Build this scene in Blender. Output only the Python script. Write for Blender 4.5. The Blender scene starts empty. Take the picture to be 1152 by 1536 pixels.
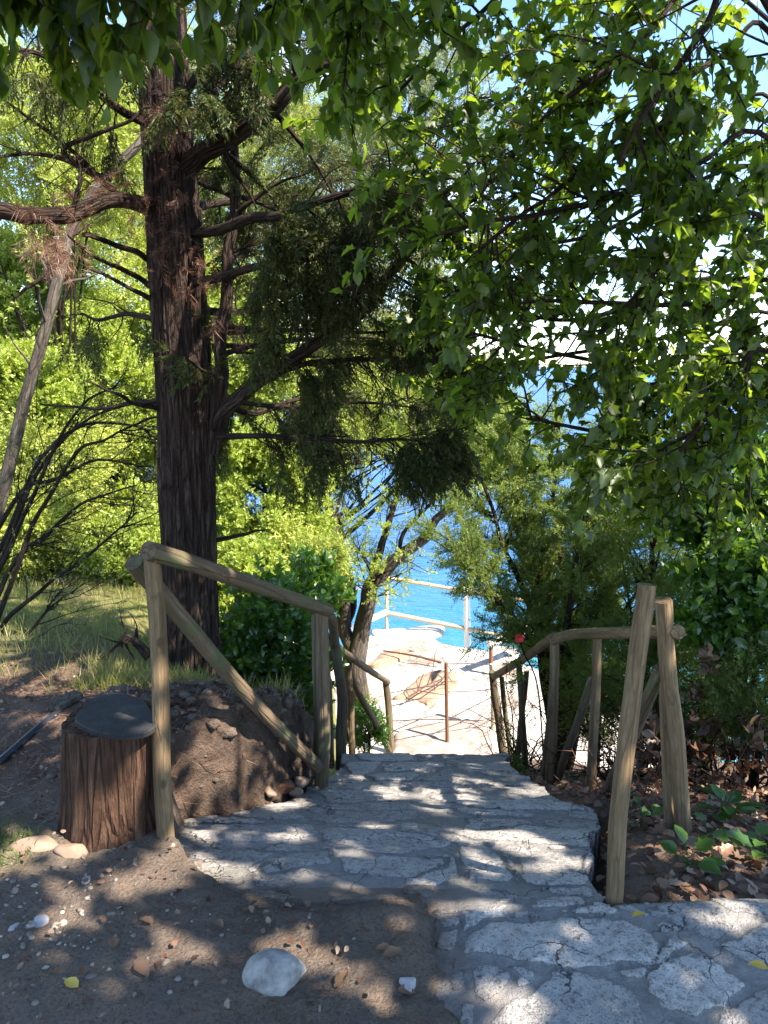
import bpy, math, random
import numpy as np
R = math.radians
rs = np.random.RandomState(7)
SC = bpy.context.scene
COL = SC.collection
# ------------------------------------------------------------------ camera model
CAMZ = 1.6; PITCH = R(10.8); FPX = 1154.0
CT, ST = math.cos(PITCH), math.sin(PITCH)
def W(px, py, Y):
    """point at forward distance Y seen at photo pixel px,py"""
    a = PITCH + math.atan((py - 768.0) / FPX)
    z = CAMZ - Y * math.tan(a)
    cd = Y * CT + (CAMZ - z) * ST
    return np.array([(px - 576.0) / FPX * cd, Y, z])
def G(px, py, z=0.0):
    a = PITCH + math.atan((py - 768.0) / FPX)
    return W(px, py, (CAMZ - z) / math.tan(a))
SUN = np.array([0.56, -0.34, 0.75]); SUN /= np.linalg.norm(SUN)
# ------------------------------------------------------------------ noise
def _hash(ix, iy, iz, seed):
    n = (ix * 374761393 + iy * 668265263 + iz * 2147483647 + seed * 974711) & 0xffffffff
    n = ((n ^ (n >> 13)) * 1274126177) & 0xffffffff
    n = (n ^ (n >> 16)) & 0xffffffff
    return n / 4294967295.0
def vnoise(x, y, z=0.0, seed=0):
    x = np.asarray(x, float); y = np.asarray(y, float); z = np.asarray(z, float) + 0 * x
    ix = np.floor(x).astype(np.int64); iy = np.floor(y).astype(np.int64); iz = np.floor(z).astype(np.int64)
    fx = x - ix; fy = y - iy; fz = z - iz
    fx = fx*fx*(3-2*fx); fy = fy*fy*(3-2*fy); fz = fz*fz*(3-2*fz)
    r = 0
    for a in (0, 1):
        for b in (0, 1):
            for c in (0, 1):
                r = r + _hash(ix+a, iy+b, iz+c, seed) * (fx if a else 1-fx) * (fy if b else 1-fy) * (fz if c else 1-fz)
    return r * 2 - 1
def fbm(x, y, z=0.0, seed=0, oct=4):
    s = 0; a = 1.0; t = 0
    for o in range(oct):
        s = s + a * vnoise(x * 2**o, y * 2**o, np.asarray(z) * 2**o, seed + o); t += a; a *= 0.5
    return s / t
def sstep(a, b, x):
    t = np.clip((np.asarray(x, float) - a) / (b - a), 0, 1); return t*t*(3-2*t)
# ------------------------------------------------------------------ objects
def link(o, parent=None):
    COL.objects.link(o)
    if parent is not None:
        o.parent = parent
        o.matrix_parent_inverse = parent.matrix_world.inverted()
    return o
def thing(name, label, cat, loc=(0, 0, 0), group=None):
    o = bpy.data.objects.new(name, None); o.empty_display_size = 0.1
    o.location = tuple(float(v) for v in loc); COL.objects.link(o)
    bpy.context.view_layer.update()
    o['label'] = label; o['category'] = cat
    if group: o['group'] = group
    return o
def tag(o, label, cat, group=None):
    o['label'] = label; o['category'] = cat
    if group: o['group'] = group
    return o
def mesh(name, V, F, mat, parent=None, smooth=True, attrs=None, kind=None):
    """V (n,3); F list of int arrays, each (m,k)"""
    V = np.asarray(V, np.float32)
    me = bpy.data.meshes.new(name)
    me.vertices.add(len(V)); me.vertices.foreach_set('co', V.ravel())
    F = [np.asarray(f, np.int32) for f in F if len(f)]
    idx = np.concatenate([f.ravel() for f in F])
    tot = np.concatenate([np.full(len(f), f.shape[1], np.int32) for f in F])
    st = np.concatenate([[0], np.cumsum(tot)[:-1]]).astype(np.int32)
    me.loops.add(len(idx)); me.loops.foreach_set('vertex_index', idx)
    me.polygons.add(len(tot)); me.polygons.foreach_set('loop_start', st)
    me.polygons.foreach_set('loop_total', tot)
    me.polygons.foreach_set('use_smooth', np.full(len(tot), bool(smooth)))
    if attrs:
        for k, a in attrs.items():
            a = np.asarray(a, np.float32)
            if a.ndim == 2:
                at = me.attributes.new(k, 'FLOAT_VECTOR', 'POINT'); at.data.foreach_set('vector', a.ravel())
            else:
                at = me.attributes.new(k, 'FLOAT', 'POINT'); at.data.foreach_set('value', a)
    me.update(calc_edges=True); me.validate()
    me.materials.append(mat)
    o = bpy.data.objects.new(name, me)
    link(o, parent)
    if kind: o['kind'] = kind
    return o
class MB:
    def __init__(s): s.V = []; s.F = {}; s.T = []; s.n = 0
    def add(s, V, F, tc=None):
        V = np.asarray(V, float)
        for f in F:
            f = np.asarray(f)
            if len(f): s.F.setdefault(f.shape[1], []).append(f + s.n)
        s.V.append(V); s.T.append(np.zeros_like(V) + V if tc is None else np.asarray(tc, float)); s.n += len(V)
        return s
    def build(s, name, mat, parent=None, smooth=True, kind=None):
        return mesh(name, np.concatenate(s.V), [np.concatenate(f) for f in s.F.values()], mat, parent, smooth,
                    {'tc': np.concatenate(s.T)}, kind)
def spline(P, n=6):
    P = np.asarray(P, float)
    if len(P) < 3: 
        t = np.linspace(0, 1, n + 1)[:, None]; return P[0] * (1-t) + P[-1] * t
    Q = np.vstack([2*P[0]-P[1], P, 2*P[-1]-P[-2]]); out = []
    for i in range(1, len(Q)-2):
        a, b, c, d = Q[i-1], Q[i], Q[i+1], Q[i+2]
        for k in range(n):
            t = k / n
            out.append(0.5*((2*b)+(-a+c)*t+(2*a-5*b+4*c-d)*t*t+(-a+3*b-3*c+d)*t**3))
    out.append(P[-1]); return np.array(out)
def tube(mb, P, r, sides=8, bump=0.0, bscale=6.0, cap=True, seed=0, stretch=0.25):
    """swept tube along P with radius r (scalar, pair or array)"""
    P = np.asarray(P, float); n = len(P)
    r = np.asarray(r, float)
    if r.ndim == 0: r = np.full(n, float(r))
    elif len(r) != n: r = np.interp(np.linspace(0, 1, n), np.linspace(0, 1, len(r)), r)
    T = np.gradient(P, axis=0); T /= np.linalg.norm(T, axis=1)[:, None] + 1e-9
    up = np.array([0, 0, 1.0]) if abs(T[0][2]) < .9 else np.array([0, 1.0, 0])
    u = np.cross(up, T[0]); u /= np.linalg.norm(u); U = []
    for i in range(n):
        u = u - T[i] * u.dot(T[i]); u /= np.linalg.norm(u) + 1e-9; U.append(u)
    U = np.array(U); Vv = np.cross(T, U)
    th = np.linspace(0, 2*math.pi, sides, endpoint=False)
    c, s = np.cos(th), np.sin(th)
    L = np.concatenate([[0], np.cumsum(np.linalg.norm(np.diff(P, axis=0), axis=1))])
    tcx = (c[None] * r[:, None]); tcy = (s[None] * r[:, None]); tcz = np.repeat(L[:, None], sides, 1) * 1.0
    rr = np.repeat(r[:, None], sides, 1)
    if bump:
        rr = rr * (1 + bump * fbm(c[None]*bscale*.4 + 0*rr, s[None]*bscale*.4 + 0*rr, L[:, None]*bscale*stretch/ max(r.max(), .02)*.2 + 0*rr, seed, 3))
    V = P[:, None] + rr[..., None] * (c[None, :, None]*U[:, None] + s[None, :, None]*Vv[:, None])
    i = np.arange(n-1)[:, None]*sides; j = np.arange(sides)[None]; k = (j+1) % sides
    F = np.stack([i+j, i+k, i+sides+k, i+sides+j], -1).reshape(-1, 4)
    V = V.reshape(-1, 3); tc = np.stack([tcx, tcy, tcz], -1).reshape(-1, 3) + seed*3.7
    mb.add(V, [F], tc)
    if cap:
        for e, ring in ((0, np.arange(sides)), (n-1, (n-1)*sides + np.arange(sides))):
            ctr = P[e]; Vc = np.vstack([V[ring], ctr]); tri = np.stack([np.full(sides, sides), np.arange(sides), (np.arange(sides)+1) % sides], 1)
            if e == 0: tri = tri[:, ::-1]
            mb.add(Vc, [tri], np.vstack([tc[ring], tc[ring].mean(0)]))
    return mb
# ------------------------------------------------------------------ materials
def newmat(name):
    m = bpy.data.materials.new(name); m.use_nodes = True
    nt = m.node_tree; nt.nodes.clear()
    return m, nt, nt.nodes, nt.links
def N(nt, t, **k):
    n = nt.nodes.new('ShaderNode' + t)
    for a, b in k.items():
        if a == 'inp':
            for i, v in b.items(): n.inputs[i].default_value = v
        else: setattr(n, a, b)
    return n
def ramp(nt, fac, stops, interp='LINEAR'):
    r = N(nt, 'ValToRGB'); r.color_ramp.interpolation = interp
    e = r.color_ramp.elements
    while len(e) < len(stops): e.new(0.5)
    for el, (p, c) in zip(e, stops):
        el.position = p; el.color = (*c, 1) if len(c) == 3 else c
    nt.links.new(fac, r.inputs[0]); return r.outputs[0]
def mix(nt, fac, a, b, typ='MIX'):
    n = N(nt, 'Mix', data_type='RGBA', blend_type=typ)
    for s, v in ((0, fac), (6, a), (7, b)):
        if hasattr(v, 'links'): nt.links.new(v, n.inputs[s])
        else: n.inputs[s].default_value = v if s == 0 else (*v, 1)
    return n.outputs[2]
def noise(nt, vec, scale, detail=4, rough=.6, dist=0.0, mapping=None):
    if mapping:
        mp = N(nt, 'Mapping'); mp.inputs['Scale'].default_value = mapping; nt.links.new(vec, mp.inputs[0]); vec = mp.outputs[0]
    n = N(nt, 'TexNoise', inp={'Scale': scale, 'Detail': detail, 'Roughness': rough, 'Distortion': dist})
    nt.links.new(vec, n.inputs['Vector']); return n.outputs['Fac']
def math_(nt, op, a, b=0.0, clamp=False):
    n = N(nt, 'Math', operation=op, use_clamp=clamp)
    for s, v in ((0, a), (1, b)):
        if hasattr(v, 'links'): nt.links.new(v, n.inputs[s])
        else: n.inputs[s].default_value = v
    return n.outputs[0]
def coords(nt, attr=None):
    if attr: return N(nt, 'Attribute', attribute_name=attr).outputs['Vector']
    return N(nt, 'NewGeometry').outputs['Position']
def surf(nt, col, rough=.8, bump=None, bstr=.4, bdist=.01, spec=.3, metal=0.0):
    p = N(nt, 'BsdfPrincipled'); p.inputs['Specular IOR Level'].default_value = spec; p.inputs['Metallic'].default_value = metal
    for k, v in (('Base Color', col), ('Roughness', rough)):
        if hasattr(v, 'links'): nt.links.new(v, p.inputs[k])
        else: p.inputs[k].default_value = (*v, 1) if k == 'Base Color' else v
    if bump is not None:
        b = N(nt, 'Bump', inp={'Strength': bstr, 'Distance': bdist}); nt.links.new(bump, b.inputs['Height']); nt.links.new(b.outputs[0], p.inputs['Normal'])
    o = N(nt, 'OutputMaterial'); nt.links.new(p.outputs[0], o.inputs[0]); return p
def leafmat(name, cols, trans, tfac=.45, gloss=.08, rough=.45):
    m, nt, ns, lk = newmat(name)
    g = N(nt, 'NewGeometry')
    c = ramp(nt, g.outputs['Random Per Island'], [(i/(len(cols)-1), k) for i, k in enumerate(cols)])
    t = ramp(nt, g.outputs['Random Per Island'], [(i/(len(trans)-1), k) for i, k in enumerate(trans)])
    nz = noise(nt, g.outputs['Position'], 1.3, 3)
    vary = ramp(nt, nz, [(.3, (.78,.80,.80)), (.7, (1.15,1.12,1.0))])
    c = mix(nt, 1.0, c, vary, 'MULTIPLY'); t = mix(nt, 1.0, t, vary, 'MULTIPLY')
    d = N(nt, 'BsdfDiffuse'); lk.new(c, d.inputs[0])
    tr = N(nt, 'BsdfTranslucent'); lk.new(t, tr.inputs[0])
    mx = N(nt, 'MixShader'); mx.inputs[0].default_value = tfac; lk.new(d.outputs[0], mx.inputs[1]); lk.new(tr.outputs[0], mx.inputs[2])
    gl = N(nt, 'BsdfGlossy', inp={'Roughness': rough}); gl.inputs[0].default_value = (.9,.95,.9,1)
    m2 = N(nt, 'MixShader'); m2.inputs[0].default_value = gloss; lk.new(mx.outputs[0], m2.inputs[1]); lk.new(gl.outputs[0], m2.inputs[2])
    o = N(nt, 'OutputMaterial'); lk.new(m2.outputs[0], o.inputs[0]); return m
def barkmat(name, dark, mid, light, sc=30, rough=.9, bstr=.8, stretch=.12, moss=None, bdist=.02, fiss=.12, knots=False):
    m, nt, ns, lk = newmat(name); v = coords(nt, 'tc')
    n1 = noise(nt, v, sc, 6, .65, .4, (1, 1, stretch)); n2 = noise(nt, v, 4, 3)
    mp = N(nt, 'Mapping'); mp.inputs['Scale'].default_value = (1, 1, stretch*1.6); lk.new(v, mp.inputs[0])
    dn = N(nt, 'TexNoise', inp={'Scale': 12.0, 'Detail': 4.0}); lk.new(mp.outputs[0], dn.inputs['Vector'])
    ad = N(nt, 'VectorMath', operation='MULTIPLY_ADD'); lk.new(dn.outputs['Color'], ad.inputs[0]); ad.inputs[1].default_value = (.06,.06,.06); lk.new(mp.outputs[0], ad.inputs[2])
    vo = N(nt, 'TexVoronoi', feature='DISTANCE_TO_EDGE', inp={'Scale': sc*.8}); lk.new(ad.outputs[0], vo.inputs['Vector'])
    fis = ramp(nt, vo.outputs['Distance'], [(.0, (0,0,0)), (fiss, (1,1,1))])
    fine = noise(nt, v, sc*4, 4, .7, 0, (1, 1, stretch*2.5))
    c = ramp(nt, n1, [(.32, dark), (.5, mid), (.72, light)])
    c = mix(nt, ramp(nt, fine, [(.4, (0,0,0)), (.65, (.55,.55,.55))]), c, dark)
    c = mix(nt, math_(nt, 'MULTIPLY', n2, .6), c, dark); c = mix(nt, math_(nt, 'ADD', math_(nt, 'MULTIPLY', fis, .55), .45), dark, c)
    if knots:
        kv = N(nt, 'TexVoronoi', feature='F1', inp={'Scale': 5.5}); km = N(nt, 'Mapping'); km.inputs['Scale'].default_value = (1.4, 1.4, .9); lk.new(v, km.inputs[0]); lk.new(km.outputs[0], kv.inputs['Vector'])
        kf = ramp(nt, kv.outputs['Distance'], [(.0, (1,1,1)), (.075, (.9,.9,.9)), (.12, (0,0,0))]); c = mix(nt, kf, c, dark)
        blot = ramp(nt, noise(nt, v, 9, 5, .65), [(.52, (0,0,0)), (.70, (.65,.65,.65))]); c = mix(nt, blot, c, tuple(x*.55 for x in mid))
    n1 = math_(nt, 'ADD', n1, math_(nt, 'MULTIPLY', fis, .6)); n1 = math_(nt, 'ADD', n1, math_(nt, 'MULTIPLY', fine, .5))
    if moss:
        f = ramp(nt, noise(nt, v, 5, 5), [(.5, (0,0,0)), (.65, (1,1,1))]); c = mix(nt, f, c, moss)
    surf(nt, c, rough, n1, bstr, bdist, .15); return m
def plain(name, c, rough=.6, sc=20, var=.25, metal=0.0, bstr=.15, spec=.3):
    m, nt, ns, lk = newmat(name); v = coords(nt)
    n1 = noise(nt, v, sc, 5); a = tuple(x*(1-var) for x in c); b = tuple(min(1, x*(1+var)) for x in c)
    surf(nt, ramp(nt, n1, [(.3, a), (.7, b)]), rough, n1, bstr, .01, spec, metal); return m
M = {}
def make_materials():
    # bare soil
    m, nt, ns, lk = newmat('soil'); v = coords(nt)
    n1 = noise(nt, v, 1.6, 5, .6); n2 = noise(nt, v, 14, 6, .7); n3 = noise(nt, v, 90, 4, .7)
    c = ramp(nt, n1, [(.30, (.090,.070,.054)), (.47, (.155,.118,.090)), (.60, (.215,.162,.122)), (.75, (.145,.122,.102))])
    c = mix(nt, ramp(nt, n2, [(.42, (0,0,0)), (.62, (.75,.75,.75))]), c, (.17,.145,.12))
    c = mix(nt, ramp(nt, n3, [(.46, (0,0,0)), (.64, (.5,.5,.5))]), c, (.060,.046,.036))
    c = mix(nt, ramp(nt, noise(nt, v, 210, 3, .7), [(.58, (0,0,0)), (.70, (.5,.5,.5))]), c, (.24,.205,.175))
    c = mix(nt, N(nt, 'Attribute', attribute_name='bank').outputs['Fac'], c, ramp(nt, n2, [(.35, (.050,.036,.028)), (.65, (.135,.098,.074))]))  # bank earth: grey-brown soil, with the bank's shade darkened into the colour
    pr = N(nt, 'Attribute', attribute_name='grass').outputs['Fac']
    c = mix(nt, N(nt, 'Attribute', attribute_name='tan').outputs['Fac'], c, ramp(nt, n2, [(.35, (.20,.135,.09)), (.65, (.34,.25,.17))]))
    c = mix(nt, pr, c, ramp(nt, n2, [(.35, (.11,.14,.035)), (.65, (.24,.24,.08))]))
    needles = N(nt, 'Attribute', attribute_name='needle').outputs['Fac']
    c = mix(nt, math_(nt, 'MULTIPLY', needles, math_(nt, 'ADD', n2, .1)), c, (.17,.088,.058))
    hh = math_(nt, 'ADD', math_(nt, 'MULTIPLY', n2, 1.0), math_(nt, 'MULTIPLY', n3, .5))
    surf(nt, c, .95, hh, 1.0, .035, .1); M['soil'] = m
    # flagstones / mortar
    m, nt, ns, lk = newmat('flagstone'); v = coords(nt)
    mask = N(nt, 'Attribute', attribute_name='stone').outputs['Fac']; sid = N(nt, 'Attribute', attribute_name='sid').outputs['Fac']
    dirt = N(nt, 'Attribute', attribute_name='dirt').outputs['Fac']
    n1 = noise(nt, v, 7, 6, .65, .6); n2 = noise(nt, v, 45, 5, .7); n3 = noise(nt, v, 160, 3, .7)
    c = ramp(nt, n1, [(.3, (.36,.345,.32)), (.5, (.48,.46,.43)), (.7, (.59,.565,.53))])
    c = mix(nt, ramp(nt, n2, [(.50, (0,0,0)), (.66, (.85,.85,.85))]), c, (.135,.13,.127))
    c = mix(nt, ramp(nt, n3, [(.55, (0,0,0)), (.66, (.8,.8,.8))]), c, (.085,.085,.085))
    c = mix(nt, ramp(nt, noise(nt, v, 120, 3, .7), [(.58, (0,0,0)), (.70, (.6,.6,.6))]), c, (.56,.55,.53))
    tint = ramp(nt, sid, [(0, (.76,.76,.77)), (.5, (.95,.95,.95)), (1, (1.16,1.15,1.13))])
    c = mix(nt, 1.0, c, tint, 'MULTIPLY')
    # hairline cracks
    vo = N(nt, 'TexVoronoi', feature='DISTANCE_TO_EDGE', inp={'Scale': 3.1})
    dv = N(nt, 'TexNoise', inp={'Scale': 5.0, 'Detail': 5.0}); lk.new(v, dv.inputs['Vector'])
    add = N(nt, 'VectorMath', operation='MULTIPLY_ADD'); lk.new(dv.outputs['Color'], add.inputs[0]); add.inputs[1].default_value = (.35,.35,.35); lk.new(v, add.inputs[2])
    lk.new(add.outputs[0], vo.inputs['Vector'])
    cr = ramp(nt, vo.outputs['Distance'], [(.0, (1,1,1)), (.010, (0,0,0))])
    cr = mix(nt, 1.0, cr, ramp(nt, n1, [(.45, (0,0,0)), (.55, (1,1,1))]), 'MULTIPLY')
    c = mix(nt, cr, c, (.05,.05,.045))
    mo = ramp(nt, n2, [(.3, (.19,.187,.18)), (.7, (.33,.32,.305))])
    mo = mix(nt, ramp(nt, noise(nt, v, 2.3, 4), [(.5, (0,0,0)), (.7, (.5,.5,.5))]), mo, (.09,.10,.055))
    rag = math_(nt, 'ADD', mask, math_(nt, 'MULTIPLY', math_(nt, 'SUBTRACT', n2, .5), 1.1))
    mask = math_(nt, 'MULTIPLY', math_(nt, 'SUBTRACT', rag, .42), 6.0, True)
    c = mix(nt, mask, mo, c)
    c = mix(nt, math_(nt, 'MULTIPLY', dirt, math_(nt, 'ADD', n2, .35), True), c, (.16,.122,.094))
    n2s = math_(nt, 'MULTIPLY', n2, math_(nt, 'ADD', math_(nt, 'MULTIPLY', mask, .8), .25)); hh = math_(nt, 'SUBTRACT', math_(nt, 'ADD', n2s, math_(nt, 'MULTIPLY', n3, .5)), math_(nt, 'MULTIPLY', cr, 1.0)); hh = math_(nt, 'ADD', hh, math_(nt, 'MULTIPLY', mask, .35))
    surf(nt, c, .88, hh, 1.0, .018, .2); M['stone'] = m
    # terrace
    m, nt, ns, lk = newmat('terrace'); v = coords(nt); n1 = noise(nt, v, 1.2, 5); n2 = noise(nt, v, 12, 5)
    c = ramp(nt, n1, [(.35, (.24,.19,.155)), (.50, (.47,.44,.40)), (.7, (.56,.53,.49))])
    c = mix(nt, ramp(nt, n2, [(.55, (0,0,0)), (.7, (.5,.5,.5))]), c, (.25,.20,.16))
    tv = N(nt, 'TexVoronoi', feature='DISTANCE_TO_EDGE', inp={'Scale': 1.3}); td = N(nt, 'TexNoise', inp={'Scale': 2.0, 'Detail': 5.0}); lk.new(v, td.inputs['Vector']); ta = N(nt, 'VectorMath', operation='MULTIPLY_ADD'); lk.new(td.outputs['Color'], ta.inputs[0]); ta.inputs[1].default_value = (.6,.6,.6); lk.new(v, ta.inputs[2]); lk.new(ta.outputs[0], tv.inputs['Vector'])
    c = mix(nt, ramp(nt, tv.outputs['Distance'], [(.0, (1,1,1)), (.03, (0,0,0))]), c, (.15,.12,.10))
    surf(nt, c, .9, n2, .5, .02, .2); M['terrace'] = m
    m, nt, ns, lk = newmat('pink_path'); v = coords(nt); n1 = noise(nt, v, 5, 5); n2 = noise(nt, v, 30, 5)
    c = ramp(nt, n1, [(.35, (.22,.17,.15)), (.65, (.34,.28,.255))]); surf(nt, c, .9, n2, .5, .01, .2); M['pink'] = m
    # sea
    m, nt, ns, lk = newmat('sea'); v = coords(nt)
    sx = N(nt, 'SeparateXYZ'); lk.new(v, sx.inputs[0])
    dist = math_(nt, 'ADD', sx.outputs['Y'], math_(nt, 'MULTIPLY', noise(nt, v, .12, 3), 14.0))
    f = math_(nt, 'DIVIDE', dist, 100.0, True)
    c = ramp(nt, f, [(.19, (.05,.22,.25)), (.25, (.022,.14,.27)), (.34, (.012,.085,.27)), (.9, (.014,.085,.27))])
    wv = noise(nt, v, 1.0, 5, .65, .3, (.9, 2.2, 1)); wv2 = noise(nt, v, .12, 3, .5, .2, (.6, 2.0, 1))
    c = mix(nt, ramp(nt, wv, [(.45, (0,0,0)), (.75, (.45,.45,.45))]), c, (.02,.13,.32))
    p = surf(nt, c, .28, math_(nt, 'ADD', wv, math_(nt, 'MULTIPLY', wv2, 2.0)), .7, .4, .16); p.inputs['IOR'].default_value = 1.33; M['sea'] = m
    M['conifer_bark'] = barkmat('conifer_bark', (.022,.015,.012), (.092,.061,.047), (.28,.205,.165), 46, .95, 1.0, .07, None, .05)
    M['branch'] = barkmat('branch_bark', (.018,.013,.010), (.05,.035,.026), (.11,.08,.06), 40)
    M['grey_bark'] = barkmat('grey_bark', (.05,.042,.034), (.12,.10,.08), (.24,.21,.17), 25)
    M['dead_twig'] = barkmat('dead_twig', (.10,.05,.035), (.19,.11,.08), (.36,.25,.21), 30)
    M['pole'] = barkmat('peeled_pole', (.085,.055,.030), (.24,.17,.095), (.39,.295,.175), 34, .75, .6, .05, None, .006, .03, True)
    M['pole_dark'] = barkmat('weathered_pole', (.085,.06,.04), (.17,.125,.08), (.27,.21,.145), 26, .85, .8, .05, (.10,.115,.055), .008, .06, True)
    M['end_grain'] = plain('end_grain', (.20,.135,.08), .9, 60)
    M['log'] = barkmat('stump_bark', (.040,.021,.014), (.135,.074,.046), (.30,.19,.125), 30, .95, 1.0, .07, None, .03)
    m, nt, ns, lk = newmat('black_rubber'); v = coords(nt); n1 = noise(nt, v, 11, 6, .7, .5); n2 = noise(nt, v, 120, 4, .7)
    c = ramp(nt, n1, [(.35, (.014,.014,.016)), (.55, (.026,.026,.028)), (.75, (.062,.057,.052))]); c = mix(nt, ramp(nt, n2, [(.6, (0,0,0)), (.72, (.6,.6,.6))]), c, (.16,.135,.11))
    surf(nt, c, .72, math_(nt, 'ADD', n1, n2), .35, .008, .3); M['slab'] = m
    M['pipe'] = plain('black_pipe', (.02,.024,.032), .35, 30, .3)
    M['white_metal'] = plain('white_paint', (.78,.76,.72), .45, 10, .06)
    M['tan_metal'] = plain('galvanised_rail', (.50,.42,.30), .5, 12, .15)
    M['rust'] = plain('rusty_iron', (.16,.075,.04), .8, 60, .4)
    M['wire'] = plain('dark_wire', (.06,.04,.035), .6, 60, .4)
    M['tan_rock'] = plain('tan_rock', (.27,.19,.135), .95, 9, .35, 0, .6)
    M['white_rock'] = plain('white_rock', (.27,.26,.245), .9, 26, .45, 0, 1.0)
    M['pale_rock'] = plain('pale_rock', (.44,.41,.37), .9, 5, .25, 0, .6)
    M['grey_block'] = plain('grey_block', (.34,.33,.34), .9, 25, .2)
    M['orange'] = plain('orange_board', (.75,.30,.03), .5, 10, .1)
    M['red'] = plain('red_petal', (.75,.05,.04), .5, 20, .15)
    M['yellow_leaf'] = leafmat('yellow_leaf', [(.55,.36,.03), (.6,.42,.05)], [(.5,.35,.03), (.5,.35,.03)], .2)
    M['brown_leaf'] = leafmat('brown_leaf', [(.09,.045,.03), (.15,.08,.05), (.22,.14,.09), (.07,.04,.03)], [(.2,.09,.03), (.25,.12,.05)], .15, .03)
    M['litter'] = leafmat('litter_leaf', [(.05,.025,.018), (.12,.055,.035), (.20,.11,.07), (.30,.22,.17), (.09,.045,.03)], [(.1,.05,.02), (.15,.08,.03)], .12, .04)
    M['pebble'] = leafmat('pebble_grey', [(.10,.085,.075), (.17,.15,.135), (.33,.31,.29), (.13,.11,.095)], [(.2,.2,.2), (.2,.2,.2)], 0.0, .02)
    M['oak'] = leafmat('broad_leaf', [(.013,.030,.006), (.024,.052,.008), (.040,.075,.011), (.018,.040,.008)], [(.17,.30,.012), (.35,.48,.03), (.23,.37,.02)], .56, .03, .45)
    M['canopy'] = leafmat('upper_leaf', [(.03,.075,.012), (.05,.11,.018)], [(.06,.12,.012), (.10,.18,.02)], .3, .05)
    M['needle'] = leafmat('conifer_needle', [(.020,.040,.010), (.034,.060,.014), (.060,.080,.022), (.085,.068,.035)], [(.10,.14,.02), (.18,.20,.04), (.16,.12,.05)], .35, .02)
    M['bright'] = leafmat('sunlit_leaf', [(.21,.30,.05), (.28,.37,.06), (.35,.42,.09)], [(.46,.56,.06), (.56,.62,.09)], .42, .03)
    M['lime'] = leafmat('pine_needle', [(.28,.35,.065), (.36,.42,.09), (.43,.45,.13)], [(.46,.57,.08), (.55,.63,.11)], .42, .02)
    M['olive'] = leafmat('grey_green_leaf', [(.13,.17,.055), (.20,.23,.08), (.27,.26,.13)], [(.30,.38,.08), (.38,.42,.13)], .38, .03)
    M['heath'] = leafmat('heath_leaf', [(.075,.125,.026), (.12,.18,.038), (.165,.21,.06), (.10,.095,.04)], [(.26,.40,.035), (.38,.50,.07)], .42, .03)
    M['glossy'] = leafmat('glossy_leaf', [(.025,.075,.010), (.045,.115,.014), (.075,.15,.02)], [(.16,.32,.02), (.24,.40,.03)], .4, .06, .35)
    M['grass'] = leafmat('grass_blade', [(.15,.19,.04), (.24,.24,.07), (.36,.30,.14)], [(.28,.36,.06), (.40,.40,.12)], .4, .04)
    M['moss'] = leafmat('moss_blade', [(.035,.075,.015), (.06,.11,.02)], [(.10,.2,.03), (.12,.2,.03)], .3, .02)
make_materials()
# ------------------------------------------------------------------ leaf templates (x width, y length, z normal)
def tri_fan(outline, mid):
    """outline: right-side points bottom->top; mirrored about the midrib, folded"""
    o = np.array(outline); m = np.array(mid)
    V = np.vstack([m, o, o * [-1, 1, 1]]); nm, no = len(m), len(o); F = []
    for off, flip in ((nm, 0), (nm+no, 1)):
        j = 0
        for i in range(no-1):
            while j < nm-2 and m[j+1][1] < o[i][1]: 
                f = [j, off+i, j+1]; F.append(f[::-1] if flip else f); j += 1
            f = [off+i, off+i+1, j+1] ; F.append(f[::-1] if flip else f)
        f = [j, off, j+1]; F.append(f[::-1] if flip else f)
    return V, np.array(F)
def T_ovate():
    m = [(0,0,0), (0,.45,.03), (0,1,-.10)]
    o = [(.0,.0,0), (.22,.22,.07), (.28,.48,.09), (.17,.78,.03), (0,1,-.10)]
    V = np.array([m[0], m[1], m[2], o[1], o[2], o[3], *[(-a, b, c) for a, b, c in o[1:4]]], float)
    F = np.array([[0,3,1],[3,4,1],[4,5,1],[5,2,1],[0,1,6],[6,1,7],[7,1,8],[8,1,2]])
    return V, F
def T_lobed():
    o = [(.10,.10,.02), (.34,.16,.08), (.30,.34,.05), (.48,.52,.07), (.26,.56,.04), (.24,.78,.02)]
    m = [(0,0,0), (0,.4,.0), (0,1.0,-.12)]
    V = np.array(m + o + [(-a, b, c) for a, b, c in o], float)
    F = []
    for off, fl in ((3, 0), (9, 1)):
        for f in ([0,off,1],[off,off+1,1],[off+1,off+2,1],[off+2,off+3,1],[off+3,off+4,1],[off+4,off+5,1],[off+5,2,1]):
            F.append(f[::-1] if fl else f)
    return V, np.array(F)
def T_diamond():
    return np.array([(0,0,0), (.22,.45,.05), (0,1,-.05), (-.22,.45,.05)], float), np.array([[0,1,2],[0,2,3]])
def T_sprig(n, leaf, L, spread, tmpl, seed, flat=1.0):
    """a twig tip carrying n leaves; unit length 1"""
    r = np.random.RandomState(seed); Vs, Fs, k = [], [], 0
    tv, tf = tmpl
    for i in range(n):
        t = (i + .5) / n; a = r.uniform(0, 2*math.pi)
        base = np.array([r.normal(0, .03), t * L, r.normal(0, .03)])
        d = np.array([math.cos(a), r.uniform(.3, 1.1), math.sin(a) * flat]) * [spread, 1, spread]; d /= np.linalg.norm(d)
        s = np.cross(d, r.normal(size=3)); s /= np.linalg.norm(s); nn = np.cross(s, d)
        l = leaf * r.uniform(.7, 1.25)
        Vs.append(base + l * (tv[:, :1]*s + tv[:, 1:2]*d + tv[:, 2:]*nn)); Fs.append(tf + k); k += len(tv)
    return np.vstack(Vs), np.vstack(Fs)
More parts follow.
